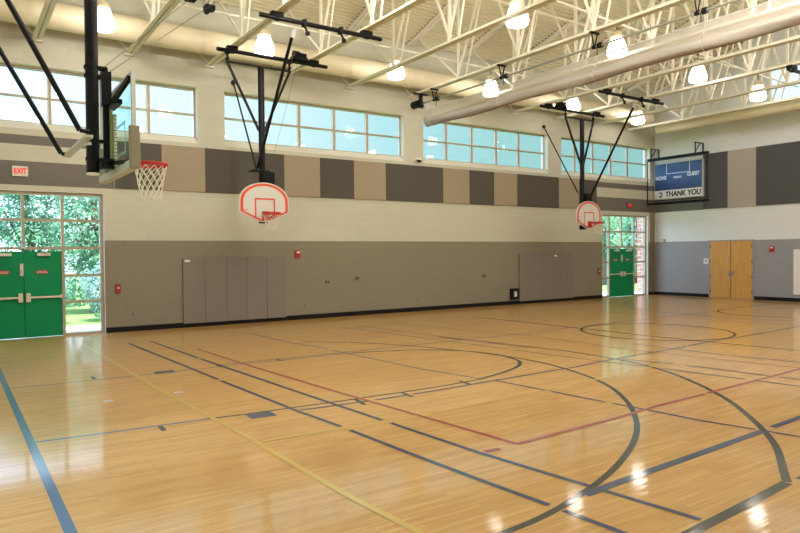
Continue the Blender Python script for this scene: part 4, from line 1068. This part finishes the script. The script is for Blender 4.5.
def tree(loc, R, H, lab, mt, nleaf, low):
    x, y, z = loc; r = thing('tree', loc, lab, 'tree', 'trees outside the entrances')
    b = MB(); b.tube([(x, y, -.1), (x+.1, y, H*.3), (x-.05, y+.1, H*.7)], .22, 10, r2=.08)
    for k in range(5):
        a = k*1.3; b.tube([(x, y, H*.3), (x+R*.6*math.cos(a), y+R*.6*math.sin(a), H*.45+.3*k)], .07, 6, r2=.03)
    b.build('trunk', 'bark', r)
    rnd = random.Random(int(x*100+y)); c = MB(); c.open = True
    blobs = [(rnd.uniform(-.55, .55)*R, rnd.uniform(-.55, .55)*R, rnd.uniform(low, H-.3*R), rnd.uniform(.35, .6)*R) for _ in range(16)]
    for _ in range(int(nleaf*1.7)):
        bx, by, bz, br = rnd.choice(blobs)
        d = Vector((rnd.gauss(0, 1), rnd.gauss(0, 1), rnd.gauss(0, 1))).normalized()*br*rnd.uniform(.75, 1.0)
        p = Vector((x+bx, y+by, bz))+d
        if p.z < low*.5: continue
        nrm = (d.normalized()+Vector((rnd.uniform(-.6, .6), rnd.uniform(-.6, .6), rnd.uniform(-.2, .8)))).normalized()
        u = nrm.orthogonal().normalized(); u = Matrix.Rotation(rnd.uniform(0, 6.28), 3, nrm) @ u; v = nrm.cross(u); s = rnd.uniform(.05, .105)
        c.add([p-u*s, p-v*s*.55, p+u*s, p+v*s*.55], [(0, 1, 2, 3)])
    c.build('crown', mt, r)
shrub((.15, 22.9, 0), .95, 1.9, 'low shrub outside, behind the left one of the near green doors', 'leafC', 3500)
shrub((2.2, 22.7, 0), .8, 1.75, 'low shrub outside, behind the right one of the near green doors', 'leafC', 3500)
shrub((4.15, 23.0, 0), .9, 1.9, 'low shrub outside, seen through the glass beside the near green doors', 'leafC', 4500)
tree((.1, 26.0, 0), 1.75, 5.6, 'bushy tree outside behind the near green doors', 'leafA', 6500, .45)
tree((4.3, 26.4, 0), 1.8, 5.8, 'bushy tree outside the glass beside the near green doors', 'leafB', 6500, .4)
tree((2.5, 30.6, 0), 2.1, 6.6, 'tree behind the gap between the two trees outside the near doors', 'leafB', 6500, .4)
tree((-2.6, 30.9, 0), 2.0, 6.4, 'tree far left behind the others outside the near doors', 'leafA', 4000, .5)
tree((33.4, 26.6, 0), 1.45, 5.8, 'tree left of the far green doors, outside', 'leafA', 4000, 1.9)
tree((36.9, 26.8, 0), 1.8, 6.0, 'tree directly behind the far green doors, outside', 'leafB', 6000, .8)
tree((38.0, 31.5, 0), 2.3, 6.8, 'tree farther out behind the far green doors', 'leafA', 6500, .6)
tree((43.5, 31.0, 0), 2.3, 6.8, 'tree beside the brick pier outside the far green doors', 'leafB', 6000, .6)

# ------------------------------------------------------------------ light
wd = bpy.data.worlds.new('sky'); sc.world = wd; wd.use_nodes = True; nt = wd.node_tree
bg = nt.nodes['Background']
tc = nt.nodes.new('ShaderNodeTexCoord'); sp = nt.nodes.new('ShaderNodeSeparateXYZ'); mr = nt.nodes.new('ShaderNodeMapRange'); rp = nt.nodes.new('ShaderNodeValToRGB')
nt.links.new(tc.outputs['Generated'], sp.inputs[0])
# brighter towards the left (-X), where the sun stands
mr.inputs['From Min'].default_value = -.1; mr.inputs['From Max'].default_value = .95; nt.links.new(sp.outputs['X'], mr.inputs['Value'])
rp.color_ramp.elements[0].position = .24; rp.color_ramp.elements[0].color = (1.0, 1.0, 1.06, 1)
rp.color_ramp.elements[1].position = 1; rp.color_ramp.elements[1].color = (.44, .48, .50, 1)
for ps, c in ((.08, (1.15, 1.6, 2.4)), (.43, (.80, .76, .79)), (.62, (.50, .61, .66)), (.72, (.41, .54, .55)), (.84, (.33, .45, .44))):
    rp.color_ramp.elements.new(ps).color = (*c, 1)
nt.links.new(mr.outputs['Result'], rp.inputs['Fac']); nt.links.new(rp.outputs['Color'], bg.inputs['Color'])
bg.inputs['Strength'].default_value = 2.7
s = bpy.data.lights.new('sun', 'SUN'); s.energy = 22; s.angle = math.radians(1.0); s.color = (1, .95, .86)
so = bpy.data.objects.new('sun', s); COL.objects.link(so)
so.rotation_euler = Vector((0, .13, -.95)).to_track_quat('-Z', 'Y').to_euler()

# ------------------------------------------------------------------ camera
F = 655.2; yaw, pitch, roll = .596237, -.0197813, .0095881
cy, sy, cp, sp_ = math.cos(yaw), math.sin(yaw), math.cos(pitch), math.sin(pitch)
fwd = Vector((sy*cp, cy*cp, sp_)); right = Vector((cy, -sy, 0)); down = fwd.cross(right)
rr = right*math.cos(roll)+down*math.sin(roll); dd = down*math.cos(roll)-right*math.sin(roll)
cam = bpy.data.cameras.new('camera'); co = bpy.data.objects.new('camera', cam); COL.objects.link(co)
mw = Matrix.Identity(4)
for i in range(3): mw[i][0] = rr[i]; mw[i][1] = -dd[i]; mw[i][2] = -fwd[i]
mw[0][3], mw[1][3], mw[2][3] = 0, 0, 2.02
co.matrix_world = mw
cam.sensor_width = 36; cam.lens = F/800*36; cam.clip_start = .05; cam.clip_end = 300
sc.camera = co
sc.view_settings.view_transform = 'Standard'; sc.view_settings.look = 'None'; sc.view_settings.gamma = 1; sc.view_settings.use_curve_mapping = False
sc.view_settings.exposure = 0
sc.cycles.use_denoising = True
sc.cycles.max_bounces = 8; sc.cycles.diffuse_bounces = 5; sc.cycles.transparent_max_bounces = 12
sc.cycles.sample_clamp_indirect = 6
